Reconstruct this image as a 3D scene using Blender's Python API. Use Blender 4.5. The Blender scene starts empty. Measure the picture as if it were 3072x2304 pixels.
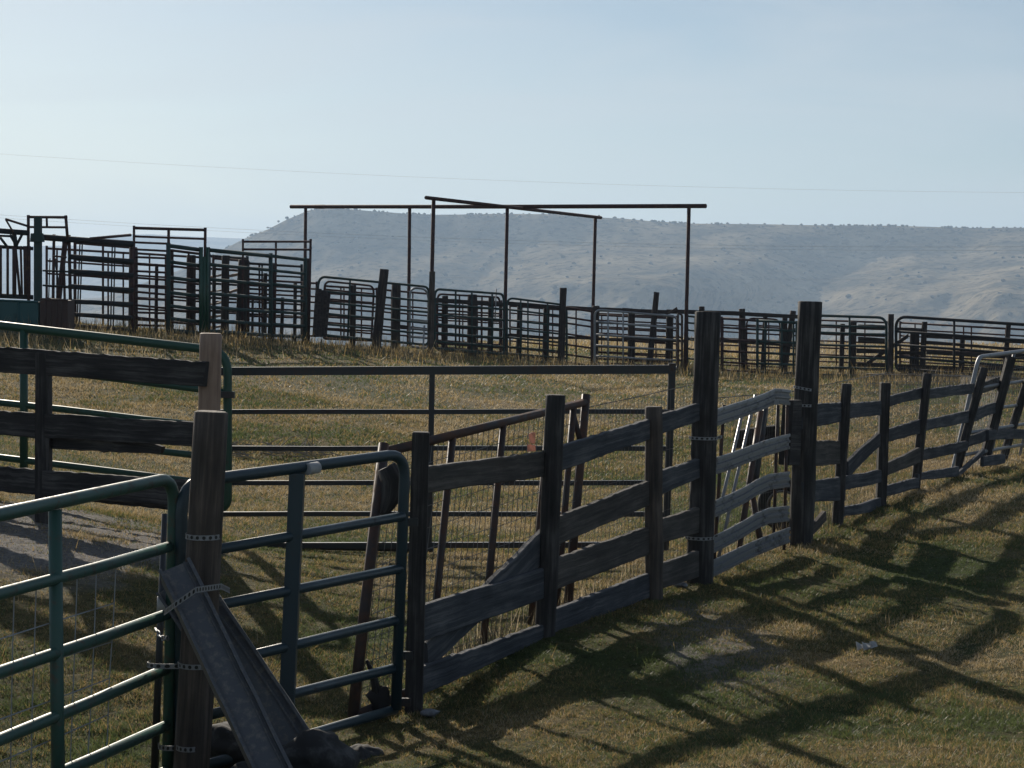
import bpy, math, random
import numpy as np
from mathutils import Vector, noise as mnoise
random.seed(7); RNG = np.random.default_rng(7)
V = Vector
F = 5500.0; CAMZ = 2.08
PITCH = math.atan(252/F); ROLL = math.radians(1.2)
_f = V((0, math.cos(PITCH), -math.sin(PITCH)))
_u0 = V((0, math.sin(PITCH), math.cos(PITCH))); _r0 = V((1, 0, 0))
_r = _r0*math.cos(ROLL) + _u0*math.sin(ROLL)
_u = _u0*math.cos(ROLL) - _r0*math.sin(ROLL)
def P(px, py, Y):
    """measured direction in the survey photograph + distance north of the viewpoint -> point in metres"""
    d = _f + _r*((px-1536)/F) - _u*((py-1152)/F)
    return d*(Y/d.y) + V((0, 0, CAMZ))

SC = bpy.context.scene
COL = SC.collection
# ------------------------------------------------------------------ terrain
ctl = [(-200,2600,5),(1536,2600,5),(3300,2600,5),(0,2330,7.9),(620,2375,7.65),(1241,2140,9.2),(1633,1922,10.45),(1962,1797,12.0),
       (2100,1744,12.87),(2402,1643,14.97),(2512,1582,15.8),(2642,1519,17.0),(2745,1477,18.1),(2865,1434,19.6),(2945,1428,20.2),(3000,1395,21.7),(3300,1340,25),
       (3200,1900,11),(3000,2150,9),(130,1566,13.4),(-400,1500,13.4),(620,1640,13.2),(700,1640,14.4),(1300,1665,14.4),(1995,1655,14.4),
       (1500,1400,21.5),(700,1280,23),(100,1230,23),(2300,1370,23),
       (-300,960,33),(100,985,33),(300,996,34),(620,1018,35),(930,1035,38),(1290,1065,41),(1522,1082,44),(1790,1098,45),(2060,1112,44.5),(2400,1122,44),(2680,1132,42),(3072,1142,40),(3500,1150,40),
       (2200,1040,75),(1700,1038,60),(2900,1040,80),(1300,1035,50),(600,1000,44),(100,960,44)]
_cp = [P(*c) for c in ctl]
def _warp(X, Y):
    Yc = np.clip(Y, 5.0, 90.0)
    return np.clip(X/(Yc+2), -.62, .62)*2.2, np.log(Yc+2)
_A = np.array([_warp(np.float64(p.x), np.float64(p.y)) for p in _cp]); _Z = np.array([p.z for p in _cp])
def _k(r): return np.where(r > 1e-9, r*r*np.log(np.maximum(r, 1e-9)), 0.0)
_n = len(_A)
_K = _k(np.linalg.norm(_A[:, None]-_A[None], axis=2)) + np.eye(_n)*0.004
_Pm = np.hstack([np.ones((_n, 1)), _A])
_W = np.linalg.solve(np.block([[_K, _Pm], [_Pm.T, np.zeros((3, 3))]]), np.concatenate([_Z, np.zeros(3)]))
def _vn(x, y, s):                       # cheap smooth noise
    return (np.sin(x*s*1.3+1.7*np.sin(y*s*.9+.5))*np.cos(y*s*1.1+1.3*np.sin(x*s*.7+2.)))
def gzn(X, Y):
    X = np.asarray(X, float); Y = np.asarray(Y, float); sh = X.shape
    x = X.ravel(); y = Y.ravel(); out = np.empty_like(x)
    for i in range(0, len(x), 20000):
        a, b = _warp(x[i:i+20000], y[i:i+20000])
        r = np.hypot(a[:, None]-_A[None, :, 0], b[:, None]-_A[None, :, 1])
        out[i:i+20000] = _k(r)@_W[:_n] + _W[_n] + _W[_n+1]*a + _W[_n+2]*b
    out += .005*_vn(x, y, 2.3)+.010*_vn(x+5, y-3, .9)
    fd = np.clip((46-y)/12, 0, 1)*np.clip((y-4)/2, 0, 1); xr, yr_ = .8*x+.6*y, -.6*x+.8*y
    out += fd*(.0035*_vn(xr, yr_, 5.3)+.004*_vn(yr_+3*np.sin(x), xr, 9.7)+.0055*_vn(x+.4*np.sin(yr_*2.3), y, 17.)+.004*_vn(xr+y*.3, yr_, 31.))
    # beyond the pens the bench drops to the valley floor
    t = np.clip((x/np.maximum(y, 1)*F+1536-1000)/1000, 0, 1); t = t*t*(3-2*t)
    C = 40 + 48*t
    far = np.maximum(y-C, 0)
    drop = 66*(1-np.exp(-(far/150)**1.4))
    out = out-drop
    side = np.maximum(np.abs(x)-60, 0); out = out-np.where(y < 90, 0.0006*side**1.5, 0)
    out = np.maximum(out, -64+1.5*_vn(x, y, .004))
    return out.reshape(sh)
def gz(x, y): return float(gzn(np.array([x]), np.array([y]))[0])

# ------------------------------------------------------------------ materials
def newmat(name):
    m = bpy.data.materials.new(name); m.use_nodes = True
    nt = m.node_tree; b = nt.nodes['Principled BSDF']
    return m, nt, b
def nd(nt, t, **kw):
    n = nt.nodes.new(t)
    for k, v in kw.items():
        if k in n.inputs.keys(): n.inputs[k].default_value = v
        else: setattr(n, k, v)
    return n
def ramp(nt, stops):
    r = nt.nodes.new('ShaderNodeValToRGB'); e = r.color_ramp.elements
    e[0].position, e[0].color = stops[0][0], (*stops[0][1], 1)
    e[1].position, e[1].color = stops[-1][0], (*stops[-1][1], 1)
    for p, c in stops[1:-1]:
        x = e.new(p); x.color = (*c, 1)
    return r
def wood(name, c0, c1, c2, rough=.85, bump=.5):
    m, nt, b = newmat(name); L = nt.links
    uv = nd(nt, 'ShaderNodeUVMap'); uv.uv_map = 'UVMap'
    mp = nd(nt, 'ShaderNodeMapping'); mp.inputs['Scale'].default_value = (1.6, 38, 1); L.new(uv.outputs[0], mp.inputs[0])
    n1 = nd(nt, 'ShaderNodeTexNoise', Scale=1.0, Detail=6.0, Roughness=.65, Distortion=.4); L.new(mp.outputs[0], n1.inputs['Vector'])
    mp2 = nd(nt, 'ShaderNodeMapping'); mp2.inputs['Scale'].default_value = (3, 7, 1); L.new(uv.outputs[0], mp2.inputs[0])
    n2 = nd(nt, 'ShaderNodeTexNoise', Scale=1.0, Detail=5.0, Roughness=.6); L.new(mp2.outputs[0], n2.inputs['Vector'])
    r = ramp(nt, [(.32, c0), (.5, c1), (.72, c2)])
    mx = nd(nt, 'ShaderNodeMix', data_type='FLOAT'); mx.inputs[0].default_value = .4
    L.new(n1.outputs[0], mx.inputs[2]); L.new(n2.outputs[0], mx.inputs[3]); L.new(mx.outputs[0], r.inputs[0])
    L.new(r.outputs[0], b.inputs['Base Color']); b.inputs['Roughness'].default_value = rough
    b.inputs['Specular IOR Level'].default_value = .25
    bp = nd(nt, 'ShaderNodeBump', Strength=bump, Distance=.008); L.new(n1.outputs[0], bp.inputs['Height']); L.new(bp.outputs[0], b.inputs['Normal'])
    return m
def metal(name, c, rust, amt=.45, rough=.42, metallic=0., sc=9., bump=.15):
    m, nt, b = newmat(name); L = nt.links
    tc = nd(nt, 'ShaderNodeTexCoord')
    n = nd(nt, 'ShaderNodeTexNoise', Scale=sc, Detail=7.0, Roughness=.7); L.new(tc.outputs['Object'], n.inputs['Vector'])
    r = ramp(nt, [(amt-.0, c), (amt+.16, rust)]) 
    L.new(n.outputs[0], r.inputs[0]); L.new(r.outputs[0], b.inputs['Base Color'])
    r2 = ramp(nt, [(amt, (rough,)*3), (amt+.16, (.85,)*3)]); L.new(n.outputs[0], r2.inputs[0]); L.new(r2.outputs[0], b.inputs['Roughness'])
    b.inputs['Metallic'].default_value = metallic
    bp = nd(nt, 'ShaderNodeBump', Strength=bump, Distance=.003); L.new(n.outputs[0], bp.inputs['Height']); L.new(bp.outputs[0], b.inputs['Normal'])
    return m
M = {}
M['wood_dark'] = wood('weathered_dark_wood', (.011,.011,.012), (.040,.037,.037), (.15,.14,.135), bump=1.)
M['wood_board'] = wood('weathered_grey_board', (.018,.021,.028), (.062,.067,.078), (.19,.19,.195), bump=1.)
M['wood_board_b'] = wood('weathered_brown_board', (.02,.019,.02), (.07,.064,.06), (.17,.155,.14), bump=1.)
M['wood_board_c'] = wood('dark_weathered_board', (.013,.014,.018), (.045,.047,.055), (.14,.14,.14), bump=1.)
M['wood_brown'] = wood('brown_post_wood', (.024,.022,.022), (.078,.064,.056), (.20,.16,.135), bump=1.)
M['wood_fresh'] = wood('pale_new_post_wood', (.17,.115,.085), (.30,.21,.16), (.40,.30,.235), rough=.7, bump=.25)
M['wood_far'] = wood('old_corral_wood', (.018,.016,.018), (.045,.037,.036), (.10,.08,.07))
M['green'] = metal('green_gate_paint', (.028,.082,.068), (.09,.07,.055), .53, .48, sc=22, bump=.3)
M['green_dark'] = metal('dark_green_paint', (.012,.06,.04), (.05,.03,.02), .58, .4)
M['blue'] = metal('dark_blue_gate_paint', (.018,.04,.055), (.06,.045,.04), .58, .4, sc=22, bump=.3)
M['dark_pipe'] = metal('dark_pipe_paint', (.02,.024,.03), (.06,.035,.025), .52, .4)
M['dark_far'] = metal('dull_dark_pipe', (.018,.022,.027), (.05,.03,.024), .52, .9)
M['rust'] = metal('rusty_pipe', (.035,.022,.020), (.085,.042,.028), .45, .6)
M['rust_far'] = metal('rusty_brown_steel', (.05,.024,.026), (.10,.05,.035), .5, .85)
M['teal_far'] = metal('faded_teal_paint', (.022,.05,.05), (.05,.035,.03), .52, .8)
M['galv'] = metal('galvanised_steel', (.26,.27,.29), (.15,.14,.13), .55, .55, .3, bump=.1)
M['strip'] = metal('weathered_steel_strip', (.19,.20,.22), (.08,.07,.068), .52, .42, .3, sc=5)
M['wire'] = metal('galvanised_wire', (.15,.145,.14), (.12,.08,.05), .5, .5, .4)
M['strapm'] = metal('perforated_strap_steel', (.25,.26,.28), (.15,.14,.13), .52, .5, .3, sc=60)
def _holes():
    m = M['strapm']; nt = m.node_tree; L = nt.links; b = nt.nodes['Principled BSDF']; src = b.inputs['Base Color'].links[0].from_socket
    uv = nd(nt, 'ShaderNodeUVMap'); uv.uv_map = 'UVMap'; sc = nd(nt, 'ShaderNodeVectorMath', operation='SCALE'); sc.inputs['Scale'].default_value = 10; L.new(uv.outputs[0], sc.inputs[0])
    fr = nd(nt, 'ShaderNodeVectorMath', operation='FRACTION'); L.new(sc.outputs[0], fr.inputs[0]); sb = nd(nt, 'ShaderNodeVectorMath', operation='DISTANCE'); L.new(fr.outputs[0], sb.inputs[0]); sb.inputs[1].default_value = (.5, .5, 0)
    lt = nd(nt, 'ShaderNodeMath', operation='LESS_THAN'); L.new(sb.outputs['Value'], lt.inputs[0]); lt.inputs[1].default_value = .27
    mx = nd(nt, 'ShaderNodeMix', data_type='RGBA'); L.new(lt.outputs[0], mx.inputs[0]); L.new(src, mx.inputs[6]); mx.inputs[7].default_value = (.02, .02, .02, 1); L.new(mx.outputs[2], b.inputs['Base Color'])
M['beam'] = metal('weathered_brace_steel', (.075,.08,.092), (.16,.15,.14), .50, .6, sc=32, bump=.4)
M['teal_sheet'] = metal('teal_sheet_paint', (.012,.075,.085), (.02,.05,.055), .55, .5, sc=2)
M['brown_sheet'] = metal('rust_brown_sheet', (.055,.032,.028), (.09,.05,.035), .5, .7, sc=3)
_holes()
def plain(name, c, rough=.6, trans=0.):
    m, nt, b = newmat(name); L = nt.links
    tc = nd(nt, 'ShaderNodeTexCoord'); n = nd(nt, 'ShaderNodeTexNoise', Scale=25., Detail=4.)
    L.new(tc.outputs['Object'], n.inputs['Vector'])
    r = ramp(nt, [(.35, tuple(x*.75 for x in c)), (.65, tuple(min(1, x*1.15) for x in c))]); L.new(n.outputs[0], r.inputs[0])
    L.new(r.outputs[0], b.inputs['Base Color']); b.inputs['Roughness'].default_value = rough
    if trans:
        t = nd(nt, 'ShaderNodeBsdfTranslucent'); L.new(r.outputs[0], t.inputs[0])
        mx = nd(nt, 'ShaderNodeMixShader'); mx.inputs[0].default_value = trans
        L.new(b.outputs[0], mx.inputs[1]); L.new(t.outputs[0], mx.inputs[2])
        L.new(mx.outputs[0], nt.nodes['Material Output'].inputs[0])
    return m
M['white'] = plain('white_sticker', (.36,.37,.38)); M['orange'] = plain('faded_orange_plastic', (.62,.36,.27), .6, .4)
M['rubber'] = plain('black_rubber', (.02,.02,.02), .8); M['plastic'] = plain('torn_white_plastic', (.34,.34,.33), .5, .2); M['twig'] = plain('dead_twigs', (.22,.19,.15), .9)
M['rock'] = metal('dark_basalt', (.022,.022,.023), (.06,.06,.06), .5, .9, sc=12, bump=.9)
M['g_green'] = plain('green_grass_blades', (.10,.13,.045), .55, .5)
M['g_dry'] = plain('dry_grass_blades', (.34,.245,.105), .6, .5)
M['g_straw'] = plain('straw_grass_blades', (.48,.39,.25), .6, .45)
M['g_dark'] = plain('grey_weeds', (.075,.07,.05), .8, .3)
M['line'] = plain('weathered_cable', (.22,.22,.22), .6)
M['sage'] = plain('sagebrush', (.06,.062,.05), .9, .1)

# ground
def ground_mat():
    m, nt, b = newmat('pasture_soil'); L = nt.links
    g = nd(nt, 'ShaderNodeNewGeometry'); pos = g.outputs['Position']
    def ns(s, d=5., r=.6):
        n = nd(nt, 'ShaderNodeTexNoise', Scale=s, Detail=d, Roughness=r); L.new(pos, n.inputs['Vector']); return n.outputs[0]
    a = ramp(nt, [(.4, (.05,.065,.022)), (.52, (.11,.095,.042)), (.66, (.20,.145,.07))]); L.new(ns(.55, 8, .62), a.inputs[0])
    f = ramp(nt, [(.35, (.35,)*3), (.65, (1.3,)*3)]); L.new(ns(22, 7, .75), f.inputs[0])
    mu = nd(nt, 'ShaderNodeMix', data_type='RGBA', blend_type='MULTIPLY'); mu.inputs[0].default_value = 1
    L.new(a.outputs[0], mu.inputs[6]); L.new(f.outputs[0], mu.inputs[7])
    # bare gravelly dirt: around the left pen and along the drive
    def blob(c, rad, hi):
        v = nd(nt, 'ShaderNodeVectorMath', operation='SUBTRACT'); L.new(pos, v.inputs[0]); v.inputs[1].default_value = (c[0], c[1], c[2])
        s = nd(nt, 'ShaderNodeVectorMath', operation='DIVIDE'); L.new(v.outputs[0], s.inputs[0]); s.inputs[1].default_value = (rad[0], rad[1], 50)
        l = nd(nt, 'ShaderNodeVectorMath', operation='LENGTH'); L.new(s.outputs[0], l.inputs[0])
        ad = nd(nt, 'ShaderNodeMath', operation='ADD'); L.new(l.outputs['Value'], ad.inputs[0]); 
        n = nd(nt, 'ShaderNodeMath', operation='MULTIPLY'); L.new(ns(1.6, 6), n.inputs[0]); n.inputs[1].default_value = 1.1
        L.new(n.outputs[0], ad.inputs[1])
        mr = nd(nt, 'ShaderNodeMapRange'); L.new(ad.outputs[0], mr.inputs[0]); mr.inputs[1].default_value = 1.65; mr.inputs[2].default_value = 1.35
        mr.inputs[3].default_value = 0; mr.inputs[4].default_value = hi
        return mr.outputs[0]
    p1 = P(150, 1570, 13.0); p2 = P(2150, 1950, 10.6)
    gr = ramp(nt, [(.35, (.09,.085,.08)), (.6, (.24,.225,.21))]); L.new(ns(30, 6, .8), gr.inputs[0])
    m1 = nd(nt, 'ShaderNodeMix', data_type='RGBA'); L.new(blob(p1, (1.35, 1.7), 1), m1.inputs[0]); L.new(mu.outputs[2], m1.inputs[6]); L.new(gr.outputs[0], m1.inputs[7])
    m2 = nd(nt, 'ShaderNodeMix', data_type='RGBA'); L.new(blob(p2, (.35, 1.6), .7), m2.inputs[0]); L.new(m1.outputs[2], m2.inputs[6]); L.new(gr.outputs[0], m2.inputs[7])
    # valley floor: pale dry range
    sx = nd(nt, 'ShaderNodeSeparateXYZ'); L.new(pos, sx.inputs[0])
    mr = nd(nt, 'ShaderNodeMapRange'); L.new(sx.outputs[1], mr.inputs[0]); mr.inputs[1].default_value = 46; mr.inputs[2].default_value = 110
    vr = ramp(nt, [(.35, (.10,.095,.07)), (.6, (.24,.20,.14))]); L.new(ns(.006, 8, .7), vr.inputs[0])
    m3 = nd(nt, 'ShaderNodeMix', data_type='RGBA'); L.new(mr.outputs[0], m3.inputs[0]); L.new(m2.outputs[2], m3.inputs[6]); L.new(vr.outputs[0], m3.inputs[7])
    L.new(m3.outputs[2], b.inputs['Base Color']); b.inputs['Roughness'].default_value = .95; b.inputs['Specular IOR Level'].default_value = .1
    bp = nd(nt, 'ShaderNodeBump', Strength=.9, Distance=.03); L.new(ns(16, 8, .75), bp.inputs['Height']); L.new(bp.outputs[0], b.inputs['Normal'])
    return m
M['ground'] = ground_mat()
def hill_mat():
    m, nt, b = newmat('dry_sage_hillside'); L = nt.links
    g = nd(nt, 'ShaderNodeNewGeometry'); pos = g.outputs['Position']
    def ns(s, d=6., r=.65):
        n = nd(nt, 'ShaderNodeTexNoise', Scale=s, Detail=d, Roughness=r); L.new(pos, n.inputs['Vector']); return n.outputs[0]
    a = ramp(nt, [(.38, (.11,.10,.075)), (.52, (.26,.21,.14)), (.68, (.44,.36,.24))]); L.new(ns(.012, 9, .7), a.inputs[0])
    s = ramp(nt, [(.52, (1, 1, 1)), (.62, (.35,.36,.33))]); L.new(ns(.085, 5, .6), s.inputs[0])
    mu = nd(nt, 'ShaderNodeMix', data_type='RGBA', blend_type='MULTIPLY'); mu.inputs[0].default_value = .9
    L.new(a.outputs[0], mu.inputs[6]); L.new(s.outputs[0], mu.inputs[7]); L.new(mu.outputs[2], b.inputs['Base Color'])
    b.inputs['Roughness'].default_value = 1; b.inputs['Specular IOR Level'].default_value = 0
    bp = nd(nt, 'ShaderNodeBump', Strength=.8, Distance=6.); L.new(ns(.03, 8, .7), bp.inputs['Height']); L.new(bp.outputs[0], b.inputs['Normal'])
    return m
M['hill'] = hill_mat()

# ------------------------------------------------------------------ mesh building
class MB:
    def __init__(s): s.v = []; s.f = []; s.uv = []; s.sm = []
    def face(s, idx, uvs, smooth=False): s.f.append(idx); s.uv.append(uvs); s.sm.append(smooth)
    def tube(s, pts, r, n=8, caps=True, closed=False, jit=0., smooth=True, twist=0.):
        pts = [V(p) for p in pts]; m = len(pts); rs = r if isinstance(r, (list, tuple)) else [r]*m
        base = len(s.v); d0 = None; N = None; Ls = [0]; lens = 0
        for i, p in enumerate(pts):
            if closed: t = pts[(i+1) % m]-pts[i-1]
            else: t = pts[min(i+1, m-1)]-pts[max(i-1, 0)]
            t.normalize()
            if N is None:
                ref = V((0, 0, 1)) if abs(t.z) < .8 else V((0, 1, 0))
                N = (ref-t*ref.dot(t)).normalized()
            else: N = (N-t*N.dot(t)).normalized()
            B = t.cross(N)
            if i: lens += (p-pts[i-1]).length
            Ls.append(lens)
            for k in range(n):
                a = 2*math.pi*(k+twist)/n
                rr = rs[i]*(1+(jit*mnoise.noise(V((p.x*3+math.cos(a)*1.7, p.y*3+math.sin(a)*1.7, p.z*2.2))) if jit else 0))
                s.v.append(p+N*(math.cos(a)*rr)+B*(math.sin(a)*rr))
        R = rs[0]
        for i in range(m if closed else m-1):
            j = (i+1) % m; u0, u1 = Ls[i+1], Ls[i+2] if i+2 < len(Ls) else lens+.1
            for k in range(n):
                k2 = (k+1) % n; v0, v1 = 6.283*R*k/n, 6.283*R*(k+1)/n
                s.face((base+i*n+k, base+i*n+k2, base+j*n+k2, base+j*n+k), ((u0, v0), (u0, v1), (u1, v1), (u1, v0)), smooth)
        if caps and not closed:
            s.face(tuple(base+k for k in reversed(range(n))), tuple((R*math.cos(6.283*k/n), R*math.sin(6.283*k/n)) for k in reversed(range(n))))
            e = base+(m-1)*n
            s.face(tuple(e+k for k in range(n)), tuple((R*math.cos(6.283*k/n), R*math.sin(6.283*k/n)) for k in range(n)))
    def board(s, lt, lb, rt, rb, thick, back=V((0, 1, 0)), jit=.008, bend=0., seg=.05, ends=0.):
        """plank between a left edge (top, bottom) and a right edge, with worn edges"""
        lt, lb, rt, rb = map(V, (lt, lb, rt, rb))
        L = ((rt+rb)/2-(lt+lb)/2); ln = L.length; n = max(2, int(ln/seg)); off = random.random()*50
        nrm = L.cross(V((0, 0, 1))); nrm.normalize()
        if nrm.dot(back) < 0: nrm = -nrm
        base = len(s.v)
        for i in range(n+1):
            t = i/n; T = lt.lerp(rt, t); B = lb.lerp(rb, t); h = (T-B).length; up = (T-B)/h; d = L.normalized()
            jt = jit*.7*mnoise.noise(V((off+t*ln*2.1, 1, 0)))+jit*.9*mnoise.noise(V((off+t*ln*13, 3, 0))); jb = jit*.7*mnoise.noise(V((off+t*ln*1.9, 9, 0)))+jit*.6*mnoise.noise(V((off+t*ln*14, 5, 0)))
            bo = V((0, 0, -bend*math.sin(math.pi*t)))+nrm*(jit*1.2*mnoise.noise(V((off+t*ln*1.3, 5, 2))))
            e = (ends*random.uniform(-1, 1) if i in (0, n) else 0); T = T+bo+up*jt; B = B+bo-up*jb; bv = min(.006, thick*.25)
            T2 = T+d*e
            for q in (T2-nrm*(thick/2-bv)+nrm*0, T2-nrm*thick/2-up*bv, B-nrm*thick/2+up*bv, B-nrm*(thick/2-bv), B+nrm*(thick/2-bv), B+nrm*thick/2+up*bv, T2+nrm*thick/2-up*bv, T2+nrm*(thick/2-bv)): s.v.append(q)
        H = (lt-lb).length; vv = [0, .01, H, H+.01, H+thick, H+thick+.01, 2*H+thick, 2*H+thick+.01, 2*H+2*thick]
        for i in range(n):
            u0, u1 = off+ln*i/n, off+ln*(i+1)/n
            for k in range(8):
                k2 = (k+1) % 8
                s.face((base+i*8+k, base+(i+1)*8+k, base+(i+1)*8+k2, base+i*8+k2), ((u0, vv[k]), (u1, vv[k]), (u1, vv[k+1]), (u0, vv[k+1])))
        s.face(tuple(base+k for k in range(8)), tuple((.01*k, 0) for k in range(8)))
        s.face(tuple(base+n*8+k for k in reversed(range(8))), tuple((.01*k, 0) for k in range(8)))
    def sweep(s, prof, path, ups, nrm):
        """closed profile [(h, d)] in metres swept along path; ups = up vectors"""
        base = len(s.v); n = len(prof); u = 0; us = []
        for i, p in enumerate(path):
            if i: u += (p-path[i-1]).length
            us.append(u)
            for h, d in prof: s.v.append(p+ups[i]*h+nrm*d)
        for i in range(len(path)-1):
            for k in range(n):
                k2 = (k+1) % n
                s.face((base+i*n+k, base+(i+1)*n+k, base+(i+1)*n+k2, base+i*n+k2), ((us[i], k*.02), (us[i+1], k*.02), (us[i+1], k*.02+.02), (us[i], k*.02+.02)))
        s.face(tuple(base+k for k in range(n)), tuple((.01*k, 0) for k in range(n)))
        s.face(tuple(base+(len(path)-1)*n+k for k in reversed(range(n))), tuple((.01*k, 0) for k in range(n)))
    def box(s, c, ax, ay, az):
        c, ax, ay, az = V(c), V(ax), V(ay), V(az); b = len(s.v)
        for sx in (-1, 1):
            for sy in (-1, 1):
                for sz in (-1, 1): s.v.append(c+ax*sx+ay*sy+az*sz)
        for f in ((0,1,3,2), (4,6,7,5), (0,4,5,1), (2,3,7,6), (0,2,6,4), (1,5,7,3)):
            s.face(tuple(b+i for i in f), ((0, 0), (0, .1), (.1, .1), (.1, 0)))
    def blob(s, c, r, seed=0, n=14, rough=.35, sq=(1, 1, 1)):
        b = len(s.v); c = V(c)
        for i in range(n+1):
            th = math.pi*i/n
            for k in range(n*2):
                ph = math.pi*k/n; d = V((math.sin(th)*math.cos(ph), math.sin(th)*math.sin(ph), math.cos(th)))
                q = 1+rough*mnoise.noise(d*1.3+V((seed*7.3, seed, 0)))+rough*.4*mnoise.noise(d*4+V((seed, 3, 1)))
                s.v.append(c+V((d.x*sq[0], d.y*sq[1], d.z*sq[2]))*(r*q))
        for i in range(n):
            for k in range(n*2):
                k2 = (k+1) % (n*2)
                s.face((b+i*2*n+k, b+(i+1)*2*n+k, b+(i+1)*2*n+k2, b+i*2*n+k2), ((0, 0),)*4, True)
    def build(s, name, mat, parent=None):
        me = bpy.data.meshes.new(name)
        off = V(parent['_base']) if parent is not None and '_base' in parent else V((0, 0, 0))
        if parent is not None and '_base' not in parent: off = V(parent.matrix_world.translation)
        me.from_pydata([tuple(p-off) for p in s.v], [], s.f)
        uv = me.uv_layers.new(name='UVMap')
        uv.data.foreach_set('uv', np.array([c for fu in s.uv for c in fu], dtype=np.float32).ravel())
        me.polygons.foreach_set('use_smooth', s.sm)
        me.materials.append(mat)
        o = bpy.data.objects.new(name, me); COL.objects.link(o)
        if parent is not None: o.parent = parent; o['_base'] = tuple(off)
        return o
def tag(o, label=None, cat=None, group=None, kind=None):
    if label: o['label'] = label
    if cat: o['category'] = cat
    if group: o['group'] = group
    if kind: o['kind'] = kind
    return o
def thing(name, label, cat, base, group=None):
    o = bpy.data.objects.new(name, None); COL.objects.link(o); o.location = V(base); o['_base'] = tuple(base); o.empty_display_size = .2
    return tag(o, label, cat, group)

def rounded(pts, rad, seg=6, closed=False):
    """polyline with filleted corners"""
    out = []; m = len(pts)
    for i, p in enumerate(pts):
        if not closed and i in (0, m-1): out.append(V(p)); continue
        r = rad[i] if isinstance(rad, (list, tuple)) else rad
        a, b = V(pts[i-1])-V(p), V(pts[(i+1) % m])-V(p)
        if r < 1e-4: out.append(V(p)); continue
        r = min(r, a.length*.45, b.length*.45); A, B = V(p)+a.normalized()*r, V(p)+b.normalized()*r
        for k in range(seg+1):
            t = k/seg; out.append(A*(1-t)**2+V(p)*(2*t*(1-t))+B*t*t)
    return out
def quad(c):
    TL, TR, BL, BR = [P(*q) for q in c]
    return lambda u, v: (TL*(1-u)+TR*u)*(1-v)+(BL*(1-u)+BR*u)*v
def vfrac(c, ys, side):
    """rail heights given as photograph rows at the left (0) or right (1) edge"""
    t, b = (c[0][1], c[2][1]) if side == 0 else (c[1][1], c[3][1])
    return [(y-t)/(b-t) for y in ys]
def panel(name, label, cat, c, rails, ups, r, mat, corner=.12, group=None, n=8, up_r=None, foot=0., sq=False, legs=True, closed_bottom=True, rail_r=None):
    """tubular livestock panel: frame, rails, uprights. rails: list of (vL, vR)"""
    q = quad(c); b = (q(0, 1)+q(1, 1))/2; b.z -= foot
    t = thing(name, label, cat, b, group)
    nn = 4 if sq else n; tw = .5 if sq else 0
    f = MB()
    if corner > 0:
        pts = rounded([q(0, 0), q(1, 0), q(1, 1), q(0, 1)], [corner, corner, corner*.6, corner*.6], closed=True)
        f.tube(pts, r, nn, closed=True, twist=tw, smooth=not sq)
    else:
        f.tube([q(0, 0), q(1, 0)], r*(1.35 if sq else 1), nn, twist=tw, smooth=not sq); f.tube([q(0, 1), q(1, 1)], r*.9, nn, twist=tw, smooth=not sq)
        for u in (0, 1): f.tube([q(u, 1)-V((0, 0, foot)), q(u, -.035)], r*1.1, nn, twist=tw, smooth=not sq)
    f.build('frame', mat, t)
    for vl, vr in rails:
        m = MB(); a, bb = q(0, 0).lerp(q(0, 1), vl), q(1, 0).lerp(q(1, 1), vr)
        k = 1 if (bb-a).length < 1.5 else 4
        m.tube([a.lerp(bb, i/k)+V((0, 0, random.uniform(-1, 1)*.004 if 0 < i < k else 0)) for i in range(k+1)], rail_r or r*.85, nn, twist=tw, smooth=not sq); m.build('rail', mat, t)
    for u in ups:
        u0, u1 = u if isinstance(u, tuple) else (u, u)
        m = MB(); m.tube([q(u0, 0), q(u1, 1)], up_r or r*.8, nn, twist=tw, smooth=not sq); m.build('upright', mat, t)
    return t, q
def mesh_sheet(q, nu, nv, r, u0=0, u1=1, v0=0, v1=1, wob=.004):
    m = MB()
    for i in range(nu+1):
        u = u0+(u1-u0)*i/nu; k = 4
        m.tube([q(u, v0+(v1-v0)*j/k)+V((random.uniform(-wob, wob), 0, 0)) for j in range(k+1)], r, 3, smooth=False, caps=False)
    for j in range(nv+1):
        v = v0+(v1-v0)*j/nv; k = max(4, nu//5)
        m.tube([q(u0+(u1-u0)*i/k, v)+V((0, 0, random.uniform(-wob, wob)*1.5)) for i in range(k+1)], r, 3, smooth=False, caps=False)
    return m
def post_mb(top, bot, w, Y, Yb=None, n=14, sq=False, bury=.15, jit=.12, taper=1.06):
    """wooden post from photograph rows to metres; w = diameter in metres"""
    T = P(top[0], top[1], Y); B = P(bot[0], bot[1], Yb or Y); d = (B-T).normalized(); B2 = B+d*bury
    m = MB(); k = 12; r = w/2*(1.12 if sq else 1)
    pts = [B2.lerp(T, i/k) for i in range(k+1)]; rs = [r*(taper+(1-taper)*i/k) for i in range(k+1)]
    pts.append(T-d*.006); rs.append(r*.86)
    m.tube(pts, rs, 4 if sq else n, twist=.5 if sq else 0, jit=jit*(.5 if sq else 1), smooth=not sq)
    return m, B
def single_post(name, label, top, bot, w, Y, mat, group=None, cat='post', **kw):
    m, B = post_mb(top, bot, w, Y, **kw); o = thing(name, label, cat, B, group); m.build('post_shaft', mat, o); return o
def solo(m, name, mat, base, label, cat, group=None, kind=None):
    h = bpy.data.objects.new('tmp', None); h['_base'] = tuple(base)
    o = m.build(name, mat, h); o.parent = None; o.location = V(base)
    bpy.data.objects.remove(h)
    return tag(o, label, cat, group, kind)

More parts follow.
